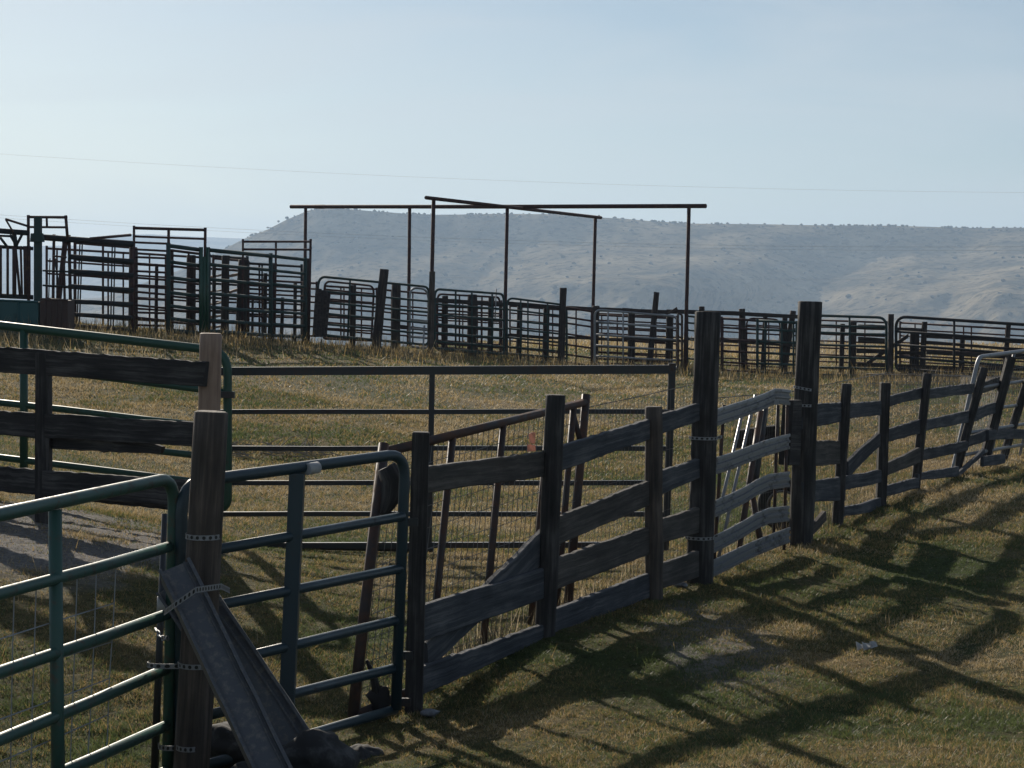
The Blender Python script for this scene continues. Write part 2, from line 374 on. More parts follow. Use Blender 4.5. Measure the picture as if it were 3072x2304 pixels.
# ================================================================== setting
def grid_ground():
    xs = np.unique(np.concatenate([np.arange(-10, -4.5, .16), np.arange(-4.5, 6.5, .055), np.arange(6.5, 14, .16), -10-np.geomspace(.2, 7990, 70), 14+np.geomspace(.2, 7986, 70)]))
    ys = np.unique(np.concatenate([-np.geomspace(.5, 500, 14), np.arange(0, 6, .5), np.arange(6, 15, .05), np.arange(15, 24, .1), np.arange(24, 70, .4), 70+np.geomspace(.5, 8900, 90)]))
    X, Y = np.meshgrid(xs, ys); Z = gzn(X, Y)
    ny, nx = X.shape
    co = np.stack([X, Y, Z], -1).reshape(-1, 3)
    a = np.arange(nx*ny).reshape(ny, nx)
    f = np.stack([a[:-1, :-1], a[:-1, 1:], a[1:, 1:], a[1:, :-1]], -1).reshape(-1, 4)
    me = bpy.data.meshes.new('ground'); me.from_pydata(co.tolist(), [], f.tolist()); me.polygons.foreach_set('use_smooth', [True]*len(f))
    me.materials.append(M['ground']); o = bpy.data.objects.new('ground', me); COL.objects.link(o); tag(o, kind='structure'); return o
grid_ground()

def hill(name, D, L, sil, spurs, amp, zb, x0, x1, dx, nt_=60, back=900, nz=10., seed=0, k=1.9):
    """table mountain: silhouette rows -> rim heights at distance D, slope falling toward the viewer over L metres"""
    pxs = np.arange(x0, x1, dx); rows = []
    sx, sy = zip(*sil)
    ts = np.concatenate([np.linspace(0, 1, nt_), 1+np.linspace(.05, 1, 8)])
    sp, sa = zip(*spurs)
    for t in ts:
        row = []
        for px in pxs:
            yr = float(np.interp(px, sx, sy)); Y = D-(1-t)*L if t <= 1 else D+(t-1)*back
            Y += 40*mnoise.noise(V((px*.004, seed, 0)))
            X = (px-1536)/F*(Y if t < 1 else D+(t-1)*back)
            zt = P(px, yr, D).z
            if t <= 1:
                prof = .91*t**1.1 + .09*max(0, (t-.86)/.14)**.8
                z = zb+(zt-zb)*prof
                s = px+k*(1-t)*(1000-yr)*.9
                A = float(np.interp(s, sp, sa)); bump = min(1, (1-t)*2.2)*(.75+.25*t)
                Y = Y-amp*A*bump-nz*6*mnoise.fractal(V((px*.006+1.2*(1-t), (1-t)*2.0, seed)), 1.0, 2.0, 5)*bump*1.4
                X = (px-1536)/F*Y
                z += nz*.5*mnoise.fractal(V((X*.01, Y*.01, seed)), 1.0, 2.0, 4)*min(1, (1-t)*4)
            else:
                z = zt+1.5*mnoise.noise(V((X*.02, Y*.02, 0)))
            row.append((X, Y, z))
        rows.append(row)
    R = np.array(rows); ny, nx = R.shape[:2]; a = np.arange(nx*ny).reshape(ny, nx)
    f = np.stack([a[:-1, :-1], a[:-1, 1:], a[1:, 1:], a[1:, :-1]], -1).reshape(-1, 4)
    me = bpy.data.meshes.new(name); me.from_pydata(R.reshape(-1, 3).tolist(), [], f.tolist()); me.polygons.foreach_set('use_smooth', [True]*len(f))
    me.materials.append(M['hill']); o = bpy.data.objects.new(name, me); COL.objects.link(o); tag(o, kind='structure'); return R
msil = [(-900,1000),(300,900),(560,800),(690,735),(735,712),(790,690),(850,658),(915,630),(955,624),(1010,625),(1100,634),(1200,641),(1300,643),(1500,641),(1650,643),(1750,650),(1860,655),(1950,664),(2060,670),(2180,671),(2500,676),(2800,680),(3072,684),(4600,700)]
spur = [(500,.1),(820,.55),(1100,.1),(1200,.12),(1480,.5),(1600,.42),(1680,.42),(2200,1.15),(2250,1.1),(2560,.35),(2680,.3),(3250,1.35),(3700,1.6),(4200,.9),(5200,1.2)]
MESA = hill('mesa', 2500, 420, msil, spur, 300, -66, -900, 4400, 12, nz=5)
hsil = [(-2500,760),(-600,742),(150,737),(250,736),(275,714),(330,704),(450,703),(560,709),(700,715),(900,722),(1500,760)]
hill('distant_hills', 6200, 2200, hsil, [(0,.2),(300,.8),(500,.2),(700,.7),(900,0)], 300, -66, -2500, 1500, 25, nt_=24, back=1500, nz=9, seed=3)
# scrub along the rim and slopes of the mesa
def scrub():
    m = MB(); nt_ = 60
    for k in range(900):
        if k < 420: i = random.choice([58, 59, 59, 60]); j = int(random.uniform(.28, .9)*MESA.shape[1])
        else: i = int(random.uniform(.15, .97)*nt_); j = int(random.uniform(.3, .85)*MESA.shape[1])
        p = V(MESA[i, min(j, MESA.shape[1]-1)]); p += V((random.uniform(-6, 6), random.uniform(-3, 3), .3))
        r = random.uniform(1.0, 2.6) if k < 420 else random.uniform(1.2, 3.2)
        m.blob(p, r, seed=k, n=3, rough=.6, sq=(1.2, 1, .8))
    o = m.build('juniper_scrub', M['sage']); tag(o, 'dark scrub dotted along the mesa rim and slopes', 'scrub', kind='stuff')
scrub()

# ================================================================== near wooden corral fence
def ZF(px): return 5.078/(.5-(px-1536)/F)
def brd(t, pts, th=.04, mat='wood_board', dz=.07, yy=None, bend=0, jit=.01, thick_back=V((-.45, .9, 0))):
    """pts = x0,yTop0,yBot0,x1,yTop1,yBot1"""
    x0, a0, b0, x1, a1, b1 = pts; Y0 = (yy[0] if yy else ZF(x0)+dz); Y1 = (yy[1] if yy else ZF(x1)+dz)
    m = MB(); m.board(P(x0, a0, Y0), P(x0, b0, Y0), P(x1, a1, Y1), P(x1, b1, Y1), th, thick_back, jit=jit, bend=bend, ends=.02)
    if mat == 'wood_board': mat = random.choice(['wood_board', 'wood_board', 'wood_board_b', 'wood_board_c'])
    return m.build('board', M[mat], t)
def fpost(t, top, bot, wpx, mat='wood_dark', sq=False, **kw):
    Y = ZF((top[0]+bot[0])/2) if 'Y' not in kw else kw.pop('Y'); m, B = post_mb(top, bot, wpx*Y/F, Y, sq=sq, **kw)
    return m.build('post', M[mat], t)
g = 'stretches of the old wooden corral fence'
fa = thing('board_fence', 'nearest dark wooden fence with a fallen diagonal board, left of the first tall post', 'fence', P(1450,2030,9.9), g)
fpost(fa, (1263,1299), (1241,2142), 64, sq=True)
fpost(fa, (1667,1187), (1634,1922), 60)
fpost(fa, (1961,1222), (1962,1797), 52, 'wood_brown')
for b in [(1262,1400,1478,1640,1354,1428), (1262,1815,1925,1640,1700,1790), (1262,1999,2083,1640,1867,1912),
          (1640,1350,1425,1958,1252,1312), (1640,1562,1645,1958,1436,1510), (1640,1684,1778,1958,1574,1656), (1640,1834,1912,1958,1714,1786),
          (1966,1246,1306,2105,1206,1258), (1966,1416,1490,2105,1374,1428), (1966,1562,1632,2105,1516,1594), (1966,1692,1768,2105,1648,1726)]:
    brd(fa, b)
brd(fa, (1275,1925,2010,1645,1570,1668), dz=.13)            # fallen diagonal
fb = thing('board_fence', 'farther wooden fence of short leaning posts, right of the second tall post', 'fence', P(2640,1519,17), g)
fpost(fb, (2540,1153), (2512,1583), 32); fpost(fb, (2655,1150), (2642,1520), 35, sq=True); fpost(fb, (2783,1121), (2744,1478), 27)
fpost(fb, (2953,1104), (2863,1435), 25); fpost(fb, (3033,1071), (2940,1429), 32, sq=True); fpost(fb, (3082,1140), (3003,1395), 24)
fpost(fb, (3190,1120), (3120,1370), 24, Y=23.5)
for b in [(2400,1219,1287,2530,1203,1263), (2400,1322,1400,2530,1322,1393), (2400,1446,1508,2530,1430,1500),
          (2530,1212,1256,2652,1201,1244), (2530,1428,1470,2652,1408,1445), (2530,1523,1550,2652,1489,1527),
          (2645,1195,1223,2784,1157,1189), (2645,1292,1330,2770,1254,1296), (2645,1395,1430,2755,1343,1388), (2645,1460,1492,2750,1432,1464),
          (2776,1168,1198,2955,1145,1174), (2765,1262,1293,2930,1226,1262), (2755,1350,1383,2900,1322,1352), (2750,1420,1440,2870,1399,1430),
          (2935,1152,1184,3025,1118,1150), (2920,1228,1262,3000,1200,1232), (2900,1310,1342,2975,1284,1316)]:
    brd(fb, b, jit=.014)
brd(fb, (2538,1385,1436,2645,1288,1328), dz=.12); brd(fb, (2865,1426,1440,2950,1345,1360), dz=.1)
brd(fb, (2420,1590,1620,2475,1530,1560), dz=.1, mat='wood_brown')
brd(fb, (2960,1290,1320,3045,1285,1316), yy=(21, 22.5)); brd(fb, (2945,1368,1400,3012,1362,1390), yy=(20.5, 21.5)); brd(fb, (3020,1286,1316,3200,1290,1318), yy=(22.2, 24))

def strap(px0, y0, px1, y1, Y, r, t=None, tail=None, name='strap', hpx=None):
    """flat metal band half-wrapped round the near side of a post"""
    c = P((px0+px1)/2, (y0+y1)/2, Y); hw = (P(px1, y1, Y)-P(px0, y0, Y))/2; m = MB(); h = .011; n = 10; path = []
    for i in range(n+1):
        a = math.pi*(-.08+1.16*i/n); path.append(c-hw*math.cos(a)*1.06+V((0, -1, 0))*(math.sin(a)*r*1.07))
    if tail: path.append(path[-1]+V(tail))
    base = len(m.v)
    for p in path:
        out = (p-c); out.z = 0; out = out.normalized()*.0015
        m.v += [p+V((0, 0, h)), p+V((0, 0, -h)), p+V((0, 0, -h))+out, p+V((0, 0, h))+out]
    for i in range(len(path)-1):
        for k in range(4):
            k2 = (k+1) % 4; m.face((base+i*4+k, base+i*4+k2, base+(i+1)*4+k2, base+(i+1)*4+k), ((i*.1, .01), (i*.1, .09), (i*.1+.1, .09), (i*.1+.1, .01)))
    return m.build(name, M['strapm'], t)
# tall posts
Y1, Y2 = 12.87, 14.97
T1 = thing('gate_post', 'tall thick round wooden post left of the curved steel strips', 'post', P(2099,1745,Y1))
m, _ = post_mb((2124,937), (2099,1745), 77*Y1/F, Y1); m.build('post_shaft', M['wood_dark'], T1)
strap(2069, 1312, 2150, 1314, Y1, .095, T1, tail=(.05, .1, 0)); strap(2058, 1611, 2140, 1612, Y1, .095, T1, tail=(.05, .1, 0))
T2 = thing('gate_post', 'tallest round wooden post at the far end of the curved steel strips', 'post', P(2402,1645,Y2))
m, _ = post_mb((2429,906), (2402,1645), 71*Y2/F, Y2); m.build('post_shaft', M['wood_dark'], T2)
strap(2382, 1160, 2446, 1172, Y2, .097, T2); strap(2382, 1214, 2446, 1216, Y2, .097, T2)
m = MB(); m.board(P(2366,1200,Y2-.3), P(2352,1395,Y2-.35), P(2392,1200,Y2-.2), P(2386,1395,Y2-.2), .1, jit=.01); m.build('side_block', M['wood_dark'], T2)

# corrugated steel strips between the tall posts
gr = thing('steel_strip_gate', 'five curved corrugated steel strips closing the gap between the two tall posts', 'gate', P(2250,1690,13.7))
prof = [(.062,.0),(.06,-.012),(.04,-.014),(.034,.004),(.014,.004),(.008,-.016),(-.008,-.016),(-.014,.004),(-.034,.004),(-.04,-.014),(-.06,-.012),(-.062,0),(-.06,.006),(-.036,.012),(0,.012),(.036,.012),(.06,.006)]
for pts in ([(2150,1252),(2165,1247),(2237,1224),(2290,1205),(2323,1189),(2345,1190),(2369,1193)], [(2110,1408),(2148,1397),(2190,1384),(2237,1366),(2290,1346),(2347,1329),(2368,1324)],
            [(2105,1538),(2145,1526),(2190,1506),(2237,1483),(2270,1462),(2306,1446),(2368,1437),(2400,1436)], [(2103,1648),(2141,1633),(2190,1608),(2237,1582),(2270,1562),(2306,1547),(2366,1540),(2390,1540)],
            [(2095,1722),(2138,1705),(2190,1680),(2237,1657),(2290,1634),(2354,1609),(2368,1604)]):
    path = [P(x, y, ZF(x)-.03) for x, y in pts if 2120 < x < 2370]; nrm = V((-.45, .9, 0)).normalized()
    m = MB(); m.sweep(prof, path, [V((0, 0, 1))]*len(path), nrm); m.build('steel_strip', M['strip'], gr)
for (a, b2) in (((2172,1215),(2140,1720)), ((2334,1215),(2320,1640)), ((2362,1215),(2352,1650))):
    m = MB(); m.tube([P(*a, ZF(a[0])+.03), P(*b2, ZF(b2[0])+.03)], .014, 6); m.build('upright', M['rust'], gr)
m = MB(); m.box(P(2329,1207,ZF(2329)-.16), (.018,0,0), (0,.01,0), (0,0,.018)); m.build('bolt', M['galv'], gr)
# leaning things behind them
def lean_pipe(label, a, b, Ya, Yb, r, mat, group='pipes leaning behind the steel strips'):
    m = MB(); A, B = P(*a, Ya), P(*b, Yb); m.tube([B, A], r, 8); solo(m, 'leaning_pipe', M[mat], B, label, 'pipe', group)
lean_pipe('bright-edged pipe leaning behind the steel strips, nearest the tall round post', (2228,1236), (2122,1690), 14.0, 13.4, .013, 'strip')
lean_pipe('bright-edged pipe sticking up above the top steel strip', (2266,1186), (2150,1700), 14.2, 13.5, .013, 'strip')
lean_pipe('dark pipe third from left among those leaning behind the steel strips', (2282,1232), (2210,1690), 14.3, 13.7, .024, 'rust')
lean_pipe('dark upright pipe in the middle of the steel strip gap', (2297,1226), (2262,1480), 14.4, 14.1, .024, 'dark_pipe')
lean_pipe('short dark pipe leaning the other way low behind the strips', (2256,1480), (2284,1640), 14.1, 14.0, .024, 'rust')
ty = thing('rubber_tyre', 'old black tyre standing behind the curved steel strips', 'tyre', P(2345,1640,15.3))
m = MB(); c = P(2352,1515,15.4); ax = V((.3, 1, .1)).normalized(); e1 = V((1, -.3, 0)).normalized(); e2 = ax.cross(e1)
m.tube([c+(e1*math.cos(6.283*i/28)+e2*math.sin(6.283*i/28))*.17 for i in range(28)], .055, 10, closed=True); m.build('tread', M['rubber'], ty)
m = MB(); m.tube([c-ax*.06+(e1*math.cos(6.283*i/24)+e2*math.sin(6.283*i/24))*.13 for i in range(24)], .012, 6, closed=True); m.build('rim', M['wire'], ty)
m = MB(); m.board(P(2215,1290,14.4), P(2208,1345,14.4), P(2330,1275,14.9), P(2330,1310,14.9), .06); solo(m, 'dark_plank', M['wood_dark'], P(2270,1300,14.6), 'short dark plank lying across the pipes behind the upper steel strips', 'plank')

# rusty framed wire panel behind the near fence
c = [(1148,1358,9.55),(1756,1206,11.75),(1058,2150,8.95),(1700,1862,11.45)]
rp, q = panel('framed_wire_fence', 'rusty pipe frame with wire mesh leaning behind the nearest wooden fence', 'panel', c, [], [.30,.545,.79,.93], .026, M['rust'], corner=0, up_r=.021)
mesh_sheet(q, 38, 11, .0022).build('wire_mesh', M['wire'], rp)
m = MB(); m.tube([P(1714,1220,11.6), P(1742,1330,11.6)], .02, 6); m.build('brace', M['rust'], rp)
# post scrap under its left corner
m = MB(); m.tube([P(1160,1400,9.4), P(1180,1440,9.4), P(1175,1490,9.4), P(1150,1545,9.35)], [.05,.06,.05,.02], 8, jit=.5); solo(m, 'broken_branch', M['wood_dark'], P(1165,1470,9.4), 'dark broken branch stub hung in the left corner of the rusty wire panel', 'branch')
# woven wire fences
def woven(label, tl, tr, bl, br, nu, nv, r=.0014, group='lengths of woven wire behind the wooden fence'):
    c = [tl, tr, bl, br]; qq = quad(c); m = mesh_sheet(qq, nu, nv, r); m.tube([qq(0, 0), qq(1, 0)], r*1.8, 4)
    return solo(m, 'woven_wire', M['wire'], qq(.5, 1), label, 'wire fence', group)
woven('woven wire stretched behind the near fence, between the rusty panel and the first tall post', (1752,1225,11.9), (2098,1150,13.3), (1700,1868,11.4), (2090,1740,13.2), 34, 10)
woven('woven wire behind the curved steel strips', (2098,1200,13.4), (2425,1168,15.6), (2090,1740,13.2), (2412,1640,15.4), 42, 10)
woven('fine woven wire rising right of the second tall post', (2436,1162,15.6), (2660,1118,18.2), (2420,1625,15.4), (2640,1535,17.6), 52, 16, .0016)
woven('fine woven wire behind the leaning posts at right', (2660,1118,18.2), (2990,1131,22.6), (2640,1535,17.6), (2960,1420,21.6), 84, 16, .0018)
# silver gate leaning at the right edge
c = [(2936,1071,20.6),(3210,1034,24.6),(2850,1445,20.2),(3130,1385,24.2)]
sg, q = panel('pipe_gate', 'silver pipe gate leaning behind the far right fence posts', 'gate', c, [(.26,.26),(.45,.47),(.62,.64),(.8,.82)], [.35,.68], .024, M['galv'], corner=.12, foot=0)
mesh_sheet(q, 40, 10, .0022, .02, .98, .05, .97).build('wire_mesh', M['wire'], sg)
# orange tag
m = MB(); a = P(1597,1296,9.95)
m.board(P(1588,1303,9.95), P(1590,1329,9.95), P(1605,1299,10.0), P(1604,1331,10.0), .008, jit=.012, seg=.01); m.board(P(1587,1334,9.95), P(1586,1356,9.95), P(1606,1334,10.), P(1607,1353,10.), .01, jit=.008, seg=.01)
solo(m, 'plastic_tag', M['orange'], a, 'faded orange plastic tag wired on the top board of the near fence', 'tag')

# ================================================================== near gates
def rail_tube(t, pts, r, mat, name='rail', n=12): m = MB(); m.tube([P(*p) for p in pts], r, n); return m.build(name, mat, t)
def lerp3(a, b, t): return tuple(a[i]*(1-t)+b[i]*t for i in range(3))
# right-hand dark gate
G = thing('pipe_gate', 'dark blue pipe gate with white sticker between the braced post and wooden fence', 'gate', P(870,2320,8.5))
Lr, Rr = (545, [1452,1668,1838,2018,2166,2318], 7.85), (1196, [1362,1549,1705,1859,2003,2128], 9.05)
def xr(y): return 1214-(y-1385)*.040
fr = rounded([P(541,2318,7.85), P(545,1450,7.85), P(1216,1360,9.08), P(1188,2128,9.03)], .13, closed=False)
m = MB(); m.tube(fr, .027, 12); m.build('frame', M['blue'], G)
for i in range(1, 6): rail_tube(G, [(543, Lr[1][i], 7.84), (xr(Rr[1][i]), Rr[1][i], 9.05)], .024, M['blue'])
m = MB(); A, B = P(892,1420,8.42), P(856,2225,8.38); w = V((.036, .01, 0))
m.board(A-w, B-w, A+w, B+w, .012, jit=0); m2 = MB()
m.v = []; m.f = []; m.uv = []; m.sm = []
m.tube([B, A], .048, 4, twist=.5, smooth=False); m.build('upright', M['blue'], G)
m = MB(); c0, c1 = P(920,1408,8.46), P(952,1402,8.52); m.tube([c0, c1], .0276, 14); m.build('sticker', M['white'], G)
for y in (1560, 1960, 2100):
    m = MB(); m.box(P(xr(y)+26, y+6, 9.1), (.035,0,0), (0,.012,0), (0,0,.02)); m.build('hinge', M['dark_pipe'], G)
# left-hand green gate with mesh
G = thing('pipe_gate', 'green pipe gate with bent rails and light wire mesh in the left foreground', 'gate', P(300,2420,7.0))
ly = [1545,1781,2016,2219,2395,2545]; ry = [1437,1640,1841,2005,2176,2312]
ZL, ZR = 6.55, 7.85; dx = 515
def ext(i, x):   # straight continuation in metres past the left edge of view
    a, b = P(0, ly[i], ZL), P(515-(ry[i]-1437)*.014, ry[i], ZR); tt = (x)/1.0; return a+(a-b)*tt
tl, bl = ext(0, .9), ext(5, .9)
fr = rounded([bl, tl, P(524,1432,7.87), P(503,2316,7.85)], .14, seg=8)
m = MB(); m.tube(fr, .0265, 14); m.build('frame', M['green'], G)
m = MB(); m.tube([bl, P(503,2312,7.85)], .024, 12); m.build('rail', M['green'], G)
for i in range(1, 5):
    a = ext(i, .9); b = P(512-(ry[i]-1437)*.014, ry[i], ZR); mid = P(0, ly[i], ZL)
    m = MB(); m.tube([a, mid, a.lerp(b, .75)+V((0,0,-.004)), b], .0235, 12); m.build('rail', M['green'], G)
zb = 6.55+(7.85-6.55)*.30
m = MB(); m.tube([P(178,2500,zb), P(172,2150,zb), P(165,1528,zb)], .0265, 12); m.build('upright', M['green'], G)
qm = lambda u, v: (ext(1, .75)*(1-u)+P(333,1705,7.42)*u)*(1-v)+(ext(5, .75)*(1-u)+P(300,2375,7.35)*u)*v
mesh_sheet(lambda u, v: qm(u, v)+V((.012, .03, 0)), 12, 6, .0028, wob=.003).build('wire_mesh', M['galv'], G)
# leaning dark steel post with sticker and chain
S = thing('steel_post', 'thin dark steel post with a white sticker behind the green gate corner', 'post', P(461,2330,8.05))
m = MB(); m.tube([P(461,2380,8.05), P(494,1541,8.2)], [.019,.013], 8); m.build('post_shaft', M['dark_pipe'], S)
m = MB(); m.tube([P(484,1790,8.15), P(482,1835,8.15)], .0185, 10); m.build('sticker', M['white'], S)
C = thing('gate_chain', 'shiny chain looped round the green gate and the thin steel post', 'chain', P(498,1905,7.95))
pts = [P(466+ (60*i/9), 1885+32*math.sin(math.pi*i/9), 7.98-.17*math.sin(math.pi*i/9)) for i in range(10)]
for i in range(9):
    a, b = pts[i], pts[i+1]; d = (b-a).normalized(); s = d.cross(V((0,1,0))).normalized() if i % 2 else V((0,1,0))
    m = MB(); cc = (a+b)/2; m.tube([cc+d*(.62*(b-a).length*math.cos(6.283*k/10))+s*(.010*math.sin(6.283*k/10)) for k in range(10)], .0032, 5, closed=True); m.build('chain_link', M['galv'], C)
# braced round post
H = thing('brace_post', 'dark round wooden post with perforated straps and steel braces, left of centre', 'post', P(572,2378,7.64))
m, _ = post_mb((634,1238), (572,2378), 102*7.64/F, 7.64, n=18, jit=.08, taper=1.08); m.build('post_shaft', M['wood_brown'], H)
for a in ((561,1606,662,1608), (618,1580,660,1581), (538,1990,640,1992), (532,2236,616,2236)): strap(*a, 7.64, .074 if a[2]-a[0] > 60 else .03, H)
strap(447, 1993, 600, 1990, 7.68, .05, H); strap(478, 2236, 560, 2236, 7.68, .05, H)
m = MB(); pth = [P(492,1838,7.36), P(522,1816,7.24), P(588,1770,7.22), P(664,1759,7.4), P(690,1772,7.66)]
for p in pth: m.v += [p+V((0,0,.012)), p-V((0,0,.012)), p-V((0,0,.012))+V((0,-.002,0)), p+V((0,-.002,.012))]
ul = [0]
for i in range(len(pth)-1): ul.append(ul[-1]+round((pth[i+1]-pth[i]).length/.022)*.1)
for i in range(len(pth)-1):
    for k in range(4): m.face((i*4+k, i*4+(k+1)%4, i*4+4+(k+1)%4, i*4+4+k), ((ul[i],.01),(ul[i],.09),(ul[i+1],.09),(ul[i+1],.01)) if k % 2 == 0 and False else ((ul[i],.01 if k in (0,3) else .09),(ul[i],.09 if k in (0,1) else .01),(ul[i+1],.09 if k in (0,1) else .01),(ul[i+1],.01 if k in (0,3) else .09)))
m.build('strap', M['strapm'], H)
single = []
fp = MB(); fm, B = post_mb((633,1002), (618,1645), 66*12.95/F, 12.95, n=16, jit=.03, taper=1.05)
# steel brace beams
def beam(label, a, b, w, d, group='steel brace beams leaning on the round post'):
    A, B = P(*a), P(*b); ax = (A-B).normalized(); s = V((1, 0, 0)); s = (s-ax*s.dot(ax)).normalized(); nn = ax.cross(s)
    if nn.y > 0: nn = -nn                      # toward the viewer
    t = thing('brace_beam', label, 'beam', B, group)
    def pr(x0, x1, y0, y1, nm):
        m = MB(); cs = [s*x0+nn*y0, s*x1+nn*y0, s*x1+nn*y1, s*x0+nn*y1]; N = 10; bb = 0
        for i in range(N+1):
            p = B.lerp(A, i/N)
            for q_ in cs: m.v.append(p+q_+nn*(.002*mnoise.noise(p*6))+s*(.003*mnoise.noise(p*5+V((3,3,3)))))
        for i in range(N):
            for k in range(4): m.face((i*4+k, i*4+(k+1)%4, i*4+4+(k+1)%4, i*4+4+k), ((i*.1, 0), (i*.1, .1), (i*.1+.1, .1), (i*.1+.1, 0)))
        m.face((0,1,2,3), ((0,0),(0,.1),(.1,.1),(.1,0))); m.face((N*4+3,N*4+2,N*4+1,N*4), ((0,0),(0,.1),(.1,.1),(.1,0)))
        m.build(nm, M['beam'], t)
    h = w/2; pr(-h, h, -d/2, d*.28, 'web'); pr(-h, -h+.012, d*.28, d/2, 'flange'); pr(h-.014, h, d*.28, d/2, 'flange'); pr(h*.55, h*.62, d*.28, d*.36, 'ridge')
beam('front steel brace beam running from the green gate corner down to the right', (528,1712,7.45), (962,2612,6.6), .135, .11)
beam('rear steel brace beam, the wider one, behind the front brace', (540,1745,7.92), (975,2400,7.6), .22, .13)
# rocks at their foot
for i, (px, py, Y, r, l) in enumerate([(700,2235,8.2,.125,'rounded dark rock behind the foot of the front brace'), (985,2290,8.35,.09,'dark rock peeping out right of the rear brace'), (1075,2290,8.3,.10,'low dark rock at the far right of the brace foot'), (935,2285,7.3,.135,'large dark rock in front of the rear brace beam foot'), (790,2400,7.2,.16,'broad dark rock in front of the braces at the bottom edge')]):
    m = MB(); m.blob(P(px,py,Y), r, seed=i+2, n=16, sq=(1.25,1,.8)); solo(m, 'boulder', M['rock'], P(px,py,Y), l, 'rock', 'dark rocks at the brace foot')
# clods by the right gate
m = MB(); m.blob(P(1140,2105,9.1), .05, seed=31, n=10, rough=.8, sq=(1,.8,1.3)); m.tube([P(1136,2100,9.1), P(1122,2030,9.1), P(1100,1980,9.1)], [.03,.022,.008], 6, jit=.6)
solo(m, 'dead_root', M['wood_dark'], P(1140,2130,9.1), 'dark twisted root clump at the foot of the blue gate', 'root')

# ================================================================== left board fence (mid distance)
LB = thing('board_fence', 'dark three board fence at left nailed to the pale new post', 'fence', P(131,1566,13.45))
m = fm; o = m.build('post', M['wood_fresh'], LB); tag(o, 'pale new wooden post')
m, _ = post_mb((131,1060), (131,1566), 52*13.4/F, 13.45, sq=True, jit=.08); m.build('post', M['wood_dark'], LB)
m, _ = post_mb((-420,1000), (-420,1500), 52*13.8/F, 13.8, sq=True); m.build('post', M['wood_dark'], LB)
def lb(x0,a0,b0,x1,a1,b1,bend=0,dz=0,jit=.012):
    Y = lambda x: 12.84+.95*(616-x)/740
    brd(LB, (x0,a0,b0,x1,a1,b1), th=.045, yy=(Y(x0)+dz, Y(x1)+dz), mat='wood_dark', thick_back=V((.1, 1, 0)), bend=bend, jit=jit)
lb(-450,1008,1085,616,1085,1160); lb(-450,1205,1278,600,1268,1340); lb(-450,1368,1436,612,1444,1526)
lb(150,1290,1346,486,1332,1362, dz=.05, jit=.02); lb(250,1440,1500,600,1470,1542, dz=.05)
# long green gate behind
c = [(-300,942,14.7),(683,1055,14.25),(-300,1412,14.7),(683,1528,14.25)]
G2, q = panel('pipe_gate', 'long dark green pipe gate behind the left board fence', 'gate', c, [(.245,.26),(.49,.485),(.67,.68),(.84,.85)], [.385], .036, M['green_dark'], corner=.16, rail_r=.027, up_r=.033)
m = MB(); m.box(P(684,1184,14.2), (.052,0,0), (0,.03,0), (0,0,.024)); m.build('latch', M['dark_pipe'], G2)
# dark pipe panel across the middle
c = [(640,1114,14.55),(2016,1108,14.0),(640,1636,14.55),(1996,1634,14.0)]
PP, q = panel('pipe_fence', 'long dark square pipe panel crossing the middle of the field', 'panel', c, [(.232,.24),(.44,.45),(.64,.645),(.82,.825)], [.487], .034, M['dark_pipe'], corner=0, foot=.04, sq=True, rail_r=.026, up_r=.03)
for xx, yy in ((1309,1120), (2014,1108)):
    pass
m = MB(); m.tube([P(640,1636,14.6), P(1300,1650,14.4)], .02, 6); m.build('rail', M['dark_pipe'], PP)

# ================================================================== brush, scraps
def brush(label, c, r, n, name='brush_pile'):
    m = MB(); C0 = V((c.x, c.y, gz(c.x, c.y)))
    for i in range(n):
        a = random.uniform(0, 6.28); rr = r*math.sqrt(random.random()); p = C0+V((math.cos(a)*rr*1.6, math.sin(a)*rr, random.uniform(0, .12)*(1-rr/r)+.01))
        d = V((random.uniform(-1, 1), random.uniform(-.6, .6), random.uniform(-.15, .25))).normalized()*random.uniform(.12, .4)
        m.tube([p, p+d*.5+V((0, 0, random.uniform(-.02, .05))), p+d], [.007, .005, .002], 4, smooth=False)
    solo(m, name, M['twig'], C0, label, 'brush pile')
brush('pile of grey dead branches on the grass right of the pale post', P(770,1325,21), .55, 130)
def scrap(label, px, py, Y, w, h):
    m = MB(); c = P(px, py, Y); c.z = gz(c.x, c.y)+.02
    for k in range(5):
        o = V((random.uniform(-w, w), random.uniform(-h, h), random.uniform(0, .02)))
        m.board(c+o+V((-w*.5, 0, .02)), c+o+V((-w*.5, -h*.7, -.012)), c+o+V((w*.5, .04, random.uniform(0,.02))), c+o+V((w*.4, -h*.5, 0)), .004, V((0, 0, 1)), jit=.03, seg=.03)
    solo(m, 'plastic_scrap', M['plastic'], c, label, 'scrap')
scrap('crumpled white plastic scrap on the grass right of centre', 2600, 1975, 10.5, .045, .06)
scrap('small pale scrap lying in the grass near the second fence post', 1655, 1800, 0, .03, .03) if False else None
for (px, py, Y, l) in ((1290,2095,9.05,'pale stone at the foot of the nearest fence post'), (1910,1795,12,'pale stone at the foot of the brown fence post'), (2043,1735,12.6,'pale stone left of the first tall post')):
    m = MB(); c = P(px, py, Y); c.z = gz(c.x, c.y)+.02; m.blob(c, .03, seed=px, n=8, sq=(1.5,1,.7)); solo(m, 'pale_stone', M['strip'], c, l, 'stone', 'pale stones along the fence')
